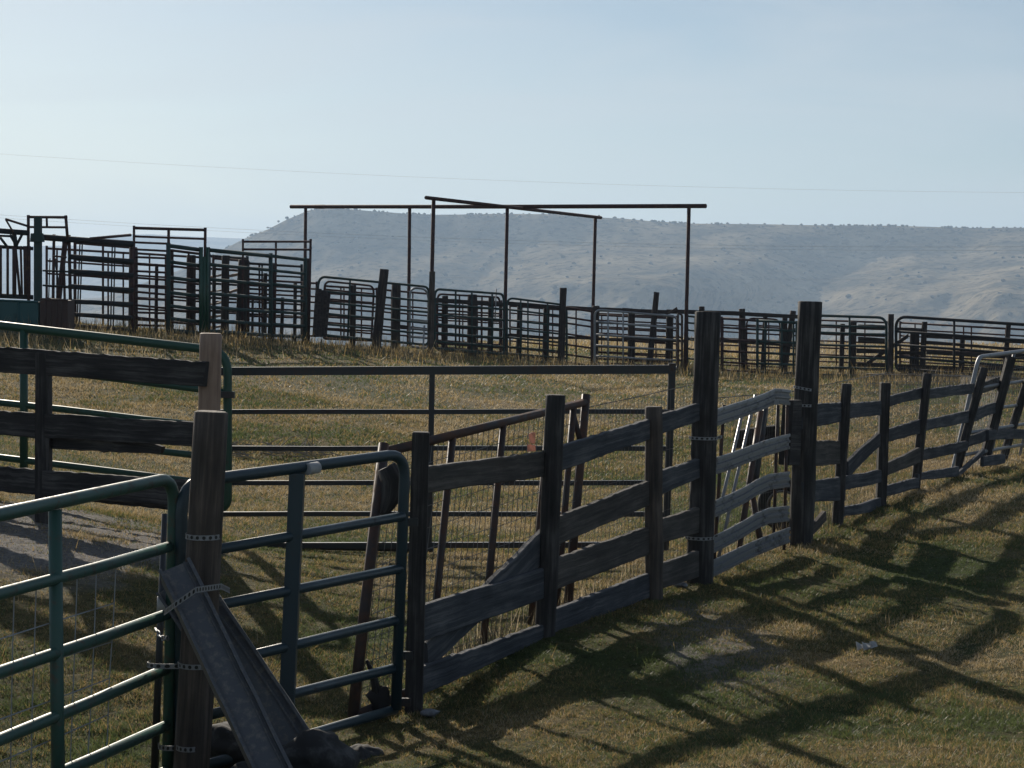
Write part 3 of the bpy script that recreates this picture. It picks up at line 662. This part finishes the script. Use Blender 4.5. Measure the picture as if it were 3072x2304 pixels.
# ================================================================== far corral
_fx = [-300,0,400,620,930,1290,1522,2060,2680,3072,3400]; _fz = [33,33,34,35,38,41,44,44.5,42,40,39]
def FZ(x): return float(np.interp(x, _fx, _fz))
def vl(top, bot, ys): return [(y-top)/(bot-top) for y in ys]
def far_panel(name, label, xL, yLt, yLb, xR, yRt, yRb, rl, ups, mat, dz=0, r=.024, corner=0, foot=0, leanL=0, leanR=0, nr=None, cat='panel', group='pipe panels of the far corral', up_r=None):
    c = [(xL, yLt, FZ(xL)+dz), (xR, yRt, FZ(xR)+dz), (xL+leanL, yLb, FZ(xL)+dz), (xR+leanR, yRb, FZ(xR)+dz)]
    if nr: rl = [(i/nr, i/nr) for i in range(1, nr)]
    else: rl = [(v, v) for v in vl(yLt, yLb, rl)]
    return panel(name, label, cat, c, rl, ups, r*1.32, M[mat], corner=corner*.6, n=6, foot=foot, group=group, up_r=up_r)[0]
def wpost(t, top, bot, w, dz=.15, mat='wood_far', sq=False):
    Y = FZ(bot[0])+dz; m, _ = post_mb(top, bot, 1.18*w*Y/F, Y, n=8, sq=sq, bury=.3); return m.build('post', M[mat], t)
def bars(t, segs, mat, dz=0, name='rail', n=6):
    for (x0, y0, x1, y1, w) in segs:
        m = MB(); m.tube([P(x0, y0, FZ(x0)+dz), P(x1, y1, FZ(x1)+dz)], w*.58*FZ(x0)/F, n); m.build(name, M[mat], t)
def fboard(t, x0, a0, b0, x1, a1, b1, dz=.3, mat='wood_far', jit=.015):
    m = MB(); m.board(P(x0, a0, FZ(x0)+dz), P(x0, b0, FZ(x0)+dz), P(x1, a1, FZ(x1)+dz), P(x1, b1, FZ(x1)+dz), .04, jit=jit, seg=.3); m.build('board', M[mat], t)

# cattle chute at far left
cc = thing('cattle_chute', 'steel cattle squeeze chute with levers and vertical bars at the far left', 'cattle chute', P(60,985,33))
bars(cc, [(85,645,86,985,8),(197,646,203,720,8)], 'rust_far', -.3, 'upright')
bars(cc, [(82,651,202,652,7),(85,681,202,682,6),(140,652,141,681,6),(160,768,200,772,5)], 'rust_far', -.3)
bars(cc, [(16,657,82,678,6),(17,658,40,697,5),(0,688,-40,660,5)], 'rust_far', -.35, 'lever')
bars(cc, [(-120,684,86,699,14),(-120,702,40,709,6),(-120,733,100,746,9),(-120,882,100,892,12),(42,700,48,740,12),(30,704,48,735,7),(66,704,50,735,7),(0,712,20,738,7)], 'dark_far', -.3)
bars(cc, [(x, 738, x+dx, 885, w) for x, dx, w in ((-60,0,7),(-38,0,7),(-18,0,7),(2,0,7),(23,0,7),(43,0,11),(46,14,7),(62,4,6),(76,2,11),(88,0,7),(-80,0,7))], 'rust_far', -.3, 'bar')
m = MB(); m.board(P(104,651,32.6), P(104,905,32.6), P(124,651,32.6), P(124,905,32.6), .12, jit=.01); m.build('side_column', M['teal_far'], cc)
m = MB(); m.board(P(94,700,32.55), P(92,726,32.55), P(128,700,32.55), P(132,726,32.55), .10, jit=.01); m.build('collar', M['teal_far'], cc)
def sheet(name, label, x0, y0, x1, y1, yb, dz, mat, dep=.5):
    Y = 33+dz; m = MB(); a, b = P(x0, y0, Y), P(x1, y1, Y); z0 = P(x0, yb, Y).z; n = max(2, int((b-a).length/.25)); t = thing(name, label, 'metal box', P((x0+x1)/2, yb, Y))
    pr = [(0, 0), (0, dep)]
    m.board(a, V((a.x, a.y, z0)), b, V((b.x, b.y, z0)), dep, jit=.01, seg=.3); m.build('side_sheet', M[mat], t)
    m = MB(); m.tube([a+V((0,-dep/2,0)), b+V((0,-dep/2,0))], .02, 6); m.build('rim', M[mat], t)
    for k in range(1, 5):
        p = a.lerp(b, k/5)+V((0,-dep/2-.004,0)); m = MB(); m.tube([p, V((p.x, p.y, z0))], .014, 4); m.build('rib', M[mat], t)
sheet('feed_trough', 'large dark teal metal box in front of the far left chute', -160, 893, 131, 906, 1008, -1.2, 'teal_sheet', .7)
sheet('metal_drum_box', 'rusty brown metal box beside the dark teal box', 132, 897, 214, 901, 1006, -1.3, 'brown_sheet', .5)
g = 'pipe panels of the far corral'
al = thing('pipe_fence', 'far left alley panel of heavy rails standing beside the chute', 'panel', P(300,1000,33.4), g)
bars(al, [(130,712,400,732,16),(205,770,400,785,14),(205,814,400,826,13),(205,859,400,871,13),(208,904,398,913,12),(213,943,398,953,11),(213,977,398,990,10),(130,717,205,722,6),(128,812,205,815,5),(128,856,205,860,5)], 'dark_far')
bars(al, [(162,703,158,985,8),(190,712,196,985,7),(207,705,213,990,9),(395,724,397,996,9),(196,720,170,960,14)], 'rust_far', .05, 'upright')
bars(al, [(240,724,231,978,4),(247,724,238,978,4),(337,728,332,985,4),(345,728,340,985,4),(150,775,146,900,3),(165,775,180,890,5)], 'dark_far', 1.2, 'upright')
lp = MB(); lp.tube([P(270,716,33), P(392,705,34)], .026, 6); solo(lp, 'loose_pole', M['rust_far'], P(330,712,33.5), 'loose pole lying up across the alley panel toward the first loading frame', 'pole')
# tall gate frames
f1 = thing('chute_frame', 'tall rusty pipe frame rising above the far left alley panels', 'pipe frame', P(505,1005,34.6), 'tall pipe frames over the alley')
bars(f1, [(402,677,402,1015,7),(616,683,612,1010,8),(506,688,504,1005,8)], 'rust_far', .5, 'upright')
bars(f1, [(402,684,616,690,8),(402,709,616,717,6)], 'rust_far', .5)
for k, (a, b) in enumerate([(727,731),(748,753),(771,775),(790,797),(813,818),(833,840),(855,860),(875,884),(896,900),(915,925),(937,940),(952,962),(975,978)]): bars(f1, [(404,a,502,b,6)], 'rust_far', .55)
f2 = thing('chute_frame', 'second tall pipe frame of the alley, left of the leaning plank stack', 'pipe frame', P(830,1010,37), 'tall pipe frames over the alley')
bars(f2, [(729,717,727,1010,6),(932,717,926,1035,7),(828,724,824,1010,6)], 'rust_far', .6, 'upright'); bars(f2, [(729,725,932,725,6),(729,748,932,749,6)], 'rust_far', .6)
far_panel('pipe_fence', 'second far alley panel between the first tall frame and the green post pair', 505, 737, 990, 603, 750, 1000, [785,832,877,917,955], [], 'teal_far', .0, .03)
far_panel('pipe_fence', 'doubled panel just behind the second far alley panel', 505, 750, 996, 603, 762, 1003, [797,843,888,928,966], [.62], 'rust_far', .6, .02)
far_panel('pipe_fence', 'third far alley panel running right from the green post pair', 624, 750, 993, 812, 768, 1006, [793,838,880,921,960], [], 'teal_far', .0, .03)
far_panel('pipe_fence', 'fourth far alley panel ending at the tall dark corner post', 812, 768, 1006, 916, 779, 1012, [811,852,896,934,972], [], 'teal_far', .0, .026)
gp = thing('pipe_post', 'pair of tall dark green pipe posts side by side in the far alley', 'post', P(612,1012,34.9))
bars(gp, [(604,744,602,1010,9),(622,745,621,1012,9),(612,770,612,1005,10)], 'green_dark', -.1, 'post_shaft')
far_panel('pipe_fence', 'low pipe panel seen through the far alley, left part', 640, 775, 1002, 735, 783, 1002, [806,838,880,905,938,968], [], 'rust_far', 1.6, .018)
far_panel('pipe_fence', 'low pipe panel seen through the far alley, right part', 745, 838, 1004, 950, 850, 1008, [856,880,898,925,948,975], [.16,.20,.66], 'rust_far', 1.6, .018)
wa = thing('alley_fence', 'row of old wooden posts with pale planks inside the far left alley', 'fence', P(700,1008,35.8))
for p in (((400,742),(396,994),20),((513,748),(512,1000),14),((470,800),(468,998),9),((643,800),(641,1004),9),((796,820),(794,1006),10),((886,850),(884,1008),9),((574,766),(572,1008),24),((677,767),(674,1008),20),((731,780),(722,1005),27),((821,790),(813,1012),17),((848,893),(845,1002),9),((922,776),(917,1022),20),((758,898),(757,1004),6)): wpost(wa, *p, dz=.9)
for (a, b, cx) in ((828,822,632),(873,868,632),(910,905,632),(948,944,632),(980,976,632)): fboard(wa, cx, a, a+6, 663, b, b+6, 1.3, 'wood_fresh')
for (a, b) in ((823,819),(871,866)): fboard(wa, 688, a+2, a+9, 712, b, b+8, 1.3, 'wood_fresh')
far_panel('pipe_fence', 'rear rail line doubling the far left alley panel', 225, 728, 985, 392, 742, 1000, [778,822,864,905,945], [.5], 'rust_far', 2.2, .022)
far_panel('pipe_fence', 'low rear rails showing between the heavy rails beside the chute', 140, 745, 970, 395, 760, 994, [], [.12,.33,.72,.9], 'rust_far', 3.4, .018, nr=6)
far_panel('pipe_fence', 'rear rail line seen through the first tall frame', 410, 760, 992, 600, 772, 1004, [], [.2,.45,.8], 'rust_far', 2.6, .018, nr=7)
far_panel('pipe_fence', 'rear rail line seen behind the third far alley panel', 628, 768, 1000, 742, 776, 1004, [806,850,893,932,966], [.35], 'dark_far', 2.0, .022)
far_panel('pipe_fence', 'rear rail line seen behind the fourth far alley panel', 745, 790, 1004, 905, 800, 1012, [822,866,905,942,975], [.2,.25], 'dark_far', 1.9, .02)
for (lab, xa, ya, yb_, xb, yc, yd, dz, up) in (('rear panel glimpsed behind the arched gate beside the plank stack', 975,858,1010,1130,868,1024,2.4,[.3,.36,.7]),
    ('rear panel glimpsed behind the thick leaning wooden post', 1135,868,1022,1290,882,1036,2.6,[.25,.6,.66]),
    ('rear panel glimpsed behind the gate with dark boards', 1306,900,1040,1505,906,1056,2.8,[.15,.4,.62,.68]),
    ('rear panel glimpsed behind the sloping arched gate', 1530,918,1064,1690,930,1082,2.6,[.2,.55,.8]),
    ('rear panel glimpsed behind the bright-topped arched gate', 1780,940,1076,2030,952,1092,2.8,[.1,.45,.7,.75]),
    ('rear panel glimpsed between the two tall near posts', 2115,952,1092,2390,968,1104,2.8,[.18,.42,.7]),
    ('rear panel glimpsed behind the arched gate right of the tall near post', 2445,960,1104,2660,968,1112,2.6,[.3,.7]),
    ('rear panel glimpsed behind the longest arched gate', 2700,968,1104,3090,990,1124,2.6,[.12,.5,.56,.82])):
    far_panel('pipe_fence', lab, xa, ya, yb_, xb, yc, yd, [], up, 'rust_far', dz, .018, nr=7)
# leaning plank stack
ps = thing('plank_stack', 'leaning stack of old planks on end left of the arched pipe gate', 'planks', P(962,1015,38))
for k, x in enumerate((951,959,967,975,983)):
    m = MB(); Y = 38.1+.05*k; m.board(P(x-4+k,862+k*4,Y), P(x-14,1010,Y-.3), P(x+5+k,862+k*4,Y), P(x-3,1012,Y-.3), .05, jit=.012, seg=.3); m.build('plank', M['wood_far'], ps)
# arched gates
far_panel('pipe_gate', 'arched pipe gate between the plank stack and the thick leaning post', 956, 829, 1003, 1289, 861, 1035, [872,905,938,970], [.27,.53], 'teal_far', .3, .021, corner=.35, leanL=-8, leanR=-4, cat='gate', group='arched gates of the far corral')
far_panel('pipe_gate', 'smaller arched gate nested behind the one beside the plank stack', 974, 843, 1016, 1122, 858, 1022, [868,896,924,950,985], [.5], 'rust_far', .9, .018, corner=.3, leanL=-6, leanR=-8, cat='gate', group='arched gates of the far corral')
far_panel('pipe_gate', 'narrow arched gate just left of the taller frame post', 1229, 862, 1040, 1285, 868, 1045, [898,930,958,985,1010], [], 'galv', .6, .02, corner=.4, cat='gate', group='arched gates of the far corral')
far_panel('pipe_gate', 'arched gate with dark boards between the two overhead frames', 1304, 867, 1045, 1512, 882, 1062, [912,944,972,998,1024], [.29,.52,.82], 'teal_far', .2, .023, corner=.35, cat='gate', group='arched gates of the far corral')
far_panel('pipe_gate', 'inner arched gate close behind the gate with dark boards', 1312, 882, 1050, 1500, 892, 1064, [905,930,952,977,1003,1030], [.34,.7], 'rust_far', .9, .02, corner=.3, cat='gate', group='arched gates of the far corral')
far_panel('pipe_gate', 'arched gate sloping right behind the middle overhead post', 1521, 893, 1078, 1700, 916, 1092, [928,960,985,1012,1040,1060], [.23,.35,.68], 'teal_far', .2, .021, corner=.3, cat='gate', group='arched gates of the far corral')
far_panel('pipe_fence', 'pipe panel between the sloping arched gate and the bright arched gate', 1690, 921, 1086, 1775, 934, 1098, [950,968,1000,1032,1062], [.12,.45], 'rust_far', .2, .021)
far_panel('pipe_gate', 'bright-topped arched gate left of the long leaning wooden post', 1784, 928, 1094, 2034, 950, 1106, [965,1003,1036,1068], [.16,.34], 'galv', .2, .022, corner=.3, cat='gate', group='arched gates of the far corral')
far_panel('pipe_fence', 'brown pipe panel close behind the bright-topped arched gate', 1790, 945, 1088, 2010, 955, 1098, [968,985,1018,1040,1055,1075], [.28,.36,.5], 'rust_far', 1.0, .018)
far_panel('pipe_fence', 'narrow rusty panel left of the right overhead frame post', 2034, 938, 1112, 2046, 944, 1112, [970,1010,1050,1080], [], 'rust', -.1, .022, corner=.08)
far_panel('pipe_fence', 'pipe panel just right of the right overhead frame post', 2062, 948, 1106, 2108, 953, 1112, [968,990,1018,1046,1075], [.5], 'teal_far', .2, .02)
far_panel('pipe_fence', 'pipe panel framed by the two tall near posts, left half', 2165, 955, 1110, 2272, 962, 1116, [982,1018,1052,1086], [.03,.5], 'rust_far', .1, .023)
far_panel('pipe_fence', 'pipe panel framed by the two tall near posts, right half', 2272, 962, 1116, 2390, 968, 1120, [988,1024,1058,1090], [.2,.62,.92], 'teal_far', .1, .025)
far_panel('pipe_gate', 'small arched gate seen between the two tall near posts', 2240, 954, 1108, 2340, 958, 1112, [975,1000,1040,1080], [], 'rust_far', .9, .016, corner=.3, cat='gate', group='arched gates of the far corral')
far_panel('pipe_gate', 'arched gate right of the second tall near post', 2440, 946, 1124, 2659, 953, 1130, [975,997,1034,1070,1101], [.5], 'teal_far', .1, .024, corner=.35, cat='gate', group='arched gates of the far corral')
far_panel('pipe_gate', 'longest arched gate of the corral, running out of view at right', 2688, 949, 1112, 3230, 984, 1160, [994,1034,1070,1104], [.335], 'dark_far', -.1, .027, corner=.45, cat='gate', group='arched gates of the far corral')
# overhead pipe frames
o1 = thing('overhead_frame', 'long level overhead pipe frame, the wider of the two', 'pipe frame', P(1500,1090,47), 'overhead pipe frames of the corral')
def Z1(x): return 50.5+(43.5-50.5)*(x-872)/(2118-872)
for a, b in (((917,622),(913,1040)),((1229,622),(1225,1048)),((1522,620),(1512,1080)),((2067,619),(2055,1112))):
    m = MB(); Y = Z1(a[0]); B = P(*b, Y); B.z = min(B.z, gz(B.x, B.y))-.1; m.tube([B, P(*a, Y)], .045, 8); m.build('upright', M['rust_far'], o1)
m = MB(); m.tube([P(872,620,Z1(872)), P(1522,620,Z1(1522)), P(2118,618,Z1(2118))], .052, 8); m.build('crossbar', M['rust_far'], o1)
m = MB(); m.tube([P(945,620,Z1(945)), P(975,620,Z1(975))], .056, 8); m.build('sleeve', M['rust_far'], o1)
o2 = thing('overhead_frame', 'shorter overhead pipe frame with a crossbar sloping down to the right', 'pipe frame', P(1540,1080,46), 'overhead pipe frames of the corral')
def Z2(x): return 42+(51-42)*(x-1278)/(1805-1278)
for a, b in (((1301,598),(1290,1066)),((1786,655),(1775,1094))):
    m = MB(); Y = Z2(a[0]); B = P(*b, Y); B.z = min(B.z, gz(B.x, B.y))-.1; m.tube([B, P(*a, Y)], .046, 8); m.build('upright', M['rust_far'], o2)
m = MB(); m.tube([P(1278,593,Z2(1278)), P(1803,653,Z2(1803))], .044, 8); m.build('crossbar', M['rust_far'], o2)
m = MB(); m.tube([P(1797,645,Z2(1797)), P(1797,653,Z2(1797))], .02, 6); m.build('bolt', M['rust_far'], o2)
# single posts
g = 'big wooden posts of the far corral'
def bigpost(label, top, bot, w, dz=.0, mat='wood_far'):
    Y = FZ(bot[0])+dz; m, B = post_mb(top, bot, w*Y/F, Y, n=10, bury=.3); solo(m, 'wooden_post', M[mat], B, label, 'post', g)
bigpost('thick wooden post leaning right beside the arched gate and plank stack', (1153,808), (1127,1052), 28, .1)
bigpost('dark rusty wooden post at the foot of the left end of the sloping crossbar', (1297,815), (1291,1068), 18, -.1, 'wood_brown')
bigpost('square-topped wooden post rising in front of the mesa between the sloping frame posts', (1690,864), (1683,1088), 21, .1)
bigpost('leaning wooden post rising above the rails left of the right overhead frame post', (1970,877), (1947,1104), 18, .3)
bigpost('dark wooden post left of the longest arched gate', (2673,943), (2671,1134), 17, -.1)
# long board fence behind, centre to right
lf = thing('board_fence', 'long old board fence behind the arched gates, from the centre to the right tall post', 'fence', P(1900,1105,45.5), 'wooden fences of the far corral')
for (x0,a0,x1,a1,h) in ((1296,893,1512,908,13),(1512,903,1700,919,12),(1700,918,1868,924,13),(1868,924,2010,931,12),(2000,928,2220,934,13),(2220,935,2420,946,12),(1512,1000,1700,1012,9),(1700,1008,1868,1015,8),(1868,1012,2060,1020,8),(2060,1012,2410,1035,8)):
    fboard(lf, x0, a0, a0+h, x1, a1, a1+h, .7)
for p in (((1335,888),(1333,1044),16),((1417,884),(1415,1058),24),((1474,893),(1470,1055),15),((1560,915),(1556,1068),14),((1788,918),(1783,1096),18),((1895,932),(1893,1096),18),((2010,945),(2006,1104),19),((2105,920),(2102,1110),15),((2226,927),(2232,1110),16),((2380,933),(2352,1116),15),((2296,945),(2288,1108),12),((2355,948),(2350,1112),13),((1189,850),(1186,1034),23),((1060,856),(1057,1022),15),((1640,920),(1636,1085),16)): wpost(lf, *p, dz=.9)
m = MB(); m.board(P(2000,940,45), P(1990,950,45), P(2030,921,45), P(2034,930,45), .05); m.build('board', M['wood_far'], lf)
fboard(lf, 1180, 972, 980, 1290, 985, 993, 1.3)
rf = thing('board_fence', 'old board fence with a diagonal brace behind the gates at far right', 'fence', P(2850,1122,42.5), 'wooden fences of the far corral')
for (x0,a0,x1,a1,h) in ((2575,973,2655,976,14),(2575,1010,2655,1014,16),(2570,1046,2655,1048,13),(2690,982,2768,985,12),(2780,999,3100,1020,13),(2780,1022,3100,1048,9),(2780,1050,3100,1068,13),(2690,1052,2770,1054,12),(2690,1092,2860,1098,12),(2570,1088,2655,1090,12),(2860,1100,3100,1104,10)):
    fboard(rf, x0, a0, a0+h, x1, a1, a1+h, .8)
for p in (((2560,965),(2557,1122),17),((2738,985),(2735,1122),13),((2752,985),(2750,1124),11),((2774,966),(2766,1128),14),((2888,1010),(2882,1118),13),((3026,970),(3018,1060),13),((2528,972),(2524,1110),12)): wpost(rf, *p, dz=1.0)
m = MB(); Y = 43; m.board(P(2600,1085,Y), P(2600,1098,Y), P(2725,1000,Y), P(2725,1013,Y), .05, seg=.3); m.build('board', M['wood_far'], rf)
m = MB(); m.tube([P(1268,1070,40.6), P(1273,977,40.9)], .022, 6); solo(m, 'leaning_pole', M['galv'], P(1268,1070,40.6), 'pale pole leaning left of the dark rusty wooden post', 'pole')
m = MB(); m.tube([P(1485,960,44), P(1489,866,44)], .016, 5); solo(m, 'thin_rod', M['galv'], P(1485,1040,44), 'thin upright rod above the inner arched gate', 'rod')
# hog mesh line behind right gates: grey tractor-less pen mesh
woven('coarse wire panel standing in front of the far right gates', (2600,1122,27), (3120,1136,27), (2600,1178,27), (3120,1192,27), 44, 2, .004)
# ================================================================== power lines
def wire(label, pts, Y, r=.012):
    m = MB(); xs, ys = zip(*pts); X = np.linspace(xs[0], xs[-1], 40)
    co = np.polyfit(xs, ys, 2); m.tube([P(x, np.polyval(co, x), Y) for x in X], r, 4, smooth=False); solo(m, 'power_line', M['line'], P(xs[0], ys[0], Y), label, 'power line', 'power lines crossing the sky')
wire('highest power line crossing the open sky', [(-900,398),(0,457),(700,495),(1280,536),(2050,568),(3072,577),(3900,575)], 140, .005)
wire('upper of the two power lines low in the sky at left', [(-900,575),(0,640),(420,668),(800,697),(1500,722),(3072,737),(3600,735)], 150, .007)
wire('lower of the two power lines low in the sky at left', [(-900,585),(0,649),(420,676),(800,706),(1500,732),(3072,748),(3600,746)], 150, .006)
wire('faint power line low across the face of the mesa', [(1000,830),(1800,836),(2600,838),(3300,836)], 150, .004)

# ================================================================== grass
def blades(name, n, zr, hfn, wfn, mats, kind_probs, lean=.6, mask=None, label='short pasture grass', spread=.40, power=1.0):
    Y = zr[0]*np.power(zr[1]/zr[0], RNG.random(n)**power); X = (RNG.random(n)*2-1)*spread*(Y)+.0
    if mask is not None:
        k = mask(X, Y); X, Y = X[k], Y[k]; n = len(X)
    pg = P(150, 1570, 13.0); dg = np.hypot((X-pg.x)/1.45, (Y-pg.y)/1.8)+.8*_vn(X, Y, 2.6)
    kk = RNG.random(n) < np.clip((dg-.45)*2.2, .15, 1); X, Y = X[kk], Y[kk]; n = len(X)
    Z = gzn(X, Y)-.004
    pat = .5+.5*_vn(X*1.0, Y*1.0, 1.3)+.35*_vn(X+9, Y, 4.1)
    h = hfn(Y)*(.45+RNG.random(n)*.9)*(.55+.9*np.clip(.5+.5*_vn(X*1.1+Y*.4, Y-.3*X, 9.), 0, 1))*(.75+.5*np.clip(pat, 0, 1)); w = wfn(Y)*(.6+RNG.random(n)*.8)
    a = RNG.random(n)*6.283; l = RNG.random(n)*lean*h; b = RNG.random(n)*6.283
    dx, dy = np.cos(a)*w/2, np.sin(a)*w/2; lx, ly = np.cos(b)*l, np.sin(b)*l
    co = np.empty((n, 3, 3)); co[:, 0] = np.stack([X-dx, Y-dy, Z], 1); co[:, 1] = np.stack([X+dx, Y+dy, Z], 1); co[:, 2] = np.stack([X+lx, Y+ly, Z+h], 1)
    me = bpy.data.meshes.new(name); me.vertices.add(n*3); me.loops.add(n*3); me.polygons.add(n)
    me.vertices.foreach_set('co', co.ravel().astype(np.float32)); me.loops.foreach_set('vertex_index', np.arange(n*3, dtype=np.int32))
    me.polygons.foreach_set('loop_start', np.arange(0, n*3, 3, dtype=np.int32))
    try: me.polygons.foreach_set('loop_total', np.full(n, 3, dtype=np.int32))
    except Exception: pass
    g1 = _vn(X+31, Y*1.0+7, .8)+.6*_vn(X, Y, 2.9)+2.1*(RNG.random(n)-.5)
    q = np.quantile(g1, np.cumsum(kind_probs)[:-1]); mi = np.digitize(g1, q).astype(np.int32)
    for mm in mats: me.materials.append(M[mm])
    me.update(calc_edges=True); me.validate()
    me.polygons.foreach_set('material_index', mi)
    o = bpy.data.objects.new(name, me); COL.objects.link(o); tag(o, label, 'grass', kind='stuff'); return o
blades('grass', 700000, (6.3, 15), lambda y: .017+.0003*y, lambda y: .0020+.00024*y, ['g_green','g_dry','g_straw'], [.54,.37,.09], lean=1.6, label='short half dry pasture grass', power=.8)
blades('leaf_glint_bits', 16000, (6.3, 22), lambda y: .010+y*0, lambda y: .010+.0004*y, ['g_straw','plastic'], [.85,.15], lean=2.5, label='pale dry leaf bits standing in for bright glints in the grass')  # sparse straw and white flakes, their pale colour stands in for sun glints
blades('middle_grass', 380000, (14.5, 27), lambda y: .022+.0006*y, lambda y: .0024+.00028*y, ['g_green','g_dry','g_straw'], [.42,.42,.16], lean=1.5, label='short dry grass of the middle field')
blades('far_grass', 260000, (20, 60), lambda y: .018+.0007*y, lambda y: .006+.00045*y, ['g_green','g_dry','g_straw'], [.38,.44,.18], lean=1.6, label='dry grass of the field toward the far corral')
blades('right_field_grass', 30000, (56, 100), lambda y: .14+y*0, lambda y: .05+y*0, ['g_dry','g_straw'], [.5,.5], label='pale dry grass beyond the far corral', mask=lambda X, Y: X/Y > .0)
def near_fence(X, Y):
    px = 1536+F*X/Y; d = Y-np.interp(px, [-900,0,400,930,1290,1522,2060,3072,3900], [32,32,33,37,40,43,43.5,39,38]); return (d > -5)&(d < 3)&(RNG.random(len(X)) < np.clip((d+5)/4, 0, 1))
blades('dry_weeds', 60000, (28, 48), lambda y: .24+y*0, lambda y: .012+y*0, ['g_dark','g_dry','g_straw'], [.45,.35,.2], lean=.6, mask=near_fence, label='tall dry weeds along the far corral fence')
def by_fence(X, Y):
    px = 1536+F*X/Y; d = Y-5.078/np.maximum(.5-(px-1536)/F, .1); return (px > 1260)&(px < 3200)&(d > .15)&(d < .75)&(_vn(X, Y, 3.) > -.15)
blades('fence_weeds', 130000, (9, 24), lambda y: .15+y*0, lambda y: .006+y*0, ['g_dark','g_straw','g_straw'], [.3,.35,.35], lean=.6, mask=by_fence, label='pale dry weeds caught behind the wooden fence')
def tall_mask(X, Y):
    return _vn(X+3, Y, 1.7)+.5*_vn(X, Y+8, 5.) > .75
blades('grass_tufts', 36000, (7, 34), lambda y: .05+.001*y, lambda y: .0022+.0003*y, ['g_green','g_dry','g_straw'], [.4,.3,.3], lean=.7, mask=tall_mask, label='taller tufts standing in the pasture')

# ================================================================== air, sun, sky, camera
def haze():
    m = MB(); x0, x1, y0, y1, z0, z1 = -8200, 8200, -600, 9200, -70, 330
    b = [(x, y, z) for x in (x0, x1) for y in (y0, y1) for z in (z0, z1)]; m.v = [V(p) for p in b]
    for f in ((0,1,3,2), (4,6,7,5), (0,4,5,1), (2,3,7,6), (0,2,6,4), (1,5,7,3)): m.face(f, ((0,0),)*4)
    mt = bpy.data.materials.new('haze_air'); mt.use_nodes = True; nt = mt.node_tree; nt.nodes.remove(nt.nodes['Principled BSDF'])
    v = nt.nodes.new('ShaderNodeVolumePrincipled'); v.inputs['Density'].default_value = HAZE; v.inputs['Color'].default_value = HAZEC; v.inputs['Anisotropy'].default_value = HAZEG
    nt.links.new(v.outputs[0], nt.nodes['Material Output'].inputs['Volume'])
    o = m.build('haze', mt); tag(o, kind='stuff')
HAZE = .00021; HAZEC = (.50,.68,.92,1); HAZEG = .22
haze()
AZ, EL = math.radians(-20), math.radians(22)
sd = V((math.sin(AZ)*math.cos(EL), math.cos(AZ)*math.cos(EL), math.sin(EL)))
sun = bpy.data.lights.new('sun', 'SUN'); sun.energy = 5.0; sun.angle = math.radians(.55); sun.color = (1, .90, .76)
so = bpy.data.objects.new('sun', sun); COL.objects.link(so); so.rotation_euler = sd.to_track_quat('Z', 'Y').to_euler()
w = bpy.data.worlds.new('World'); SC.world = w; w.use_nodes = True; nt = w.node_tree; bg = nt.nodes['Background']
sk = nt.nodes.new('ShaderNodeTexSky'); sk.sky_type = 'NISHITA'; sk.sun_disc = False; sk.sun_elevation = EL; sk.sun_rotation = AZ
sk.air_density = 1.05; sk.dust_density = .5; sk.ozone_density = 1.3; sk.altitude = 900
tcw = nt.nodes.new('ShaderNodeTexCoord'); mpw = nt.nodes.new('ShaderNodeMapping'); mpw.inputs['Scale'].default_value = (3, 3, 16); mpw.inputs['Rotation'].default_value = (0, .1, 0)
nw = nt.nodes.new('ShaderNodeTexNoise'); nw.inputs['Scale'].default_value = 1.4; nw.inputs['Detail'].default_value = 5; nw.inputs['Distortion'].default_value = .6
nt.links.new(tcw.outputs['Generated'], mpw.inputs[0]); nt.links.new(mpw.outputs[0], nw.inputs['Vector'])
rw = ramp(nt, [(.42, (0,)*3), (.68, (.38,)*3)]); nt.links.new(nw.outputs[0], rw.inputs[0])
mw = nd(nt, 'ShaderNodeMix', data_type='RGBA'); nt.links.new(rw.outputs[0], mw.inputs[0]); nt.links.new(sk.outputs[0], mw.inputs[6]); mw.inputs[7].default_value = (10.2, 10.4, 10.3, 1)
nt.links.new(mw.outputs[2], bg.inputs[0]); bg.inputs[1].default_value = .054
cam = bpy.data.cameras.new('camera'); co = bpy.data.objects.new('camera', cam); COL.objects.link(co)
cam.sensor_width = 36; cam.lens = 36*F/3072; cam.clip_end = 30000; cam.clip_start = .1
import mathutils
R = mathutils.Matrix((_r, _u, -_f)).transposed(); co.matrix_world = mathutils.Matrix.Translation((0, 0, CAMZ)) @ R.to_4x4(); SC.camera = co
SC.view_settings.view_transform = 'Standard'; SC.view_settings.look = 'None'; SC.view_settings.gamma = 1; SC.view_settings.exposure = .36
SC.render.engine = 'CYCLES'; SC.cycles.use_denoising = True
try: SC.cycles.denoiser = 'OPENIMAGEDENOISE'
except Exception: pass
SC.cycles.max_bounces = 5; SC.cycles.volume_bounces = 1; SC.cycles.transparent_max_bounces = 8
for o in list(bpy.data.objects):
    if '_base' in o: del o['_base']
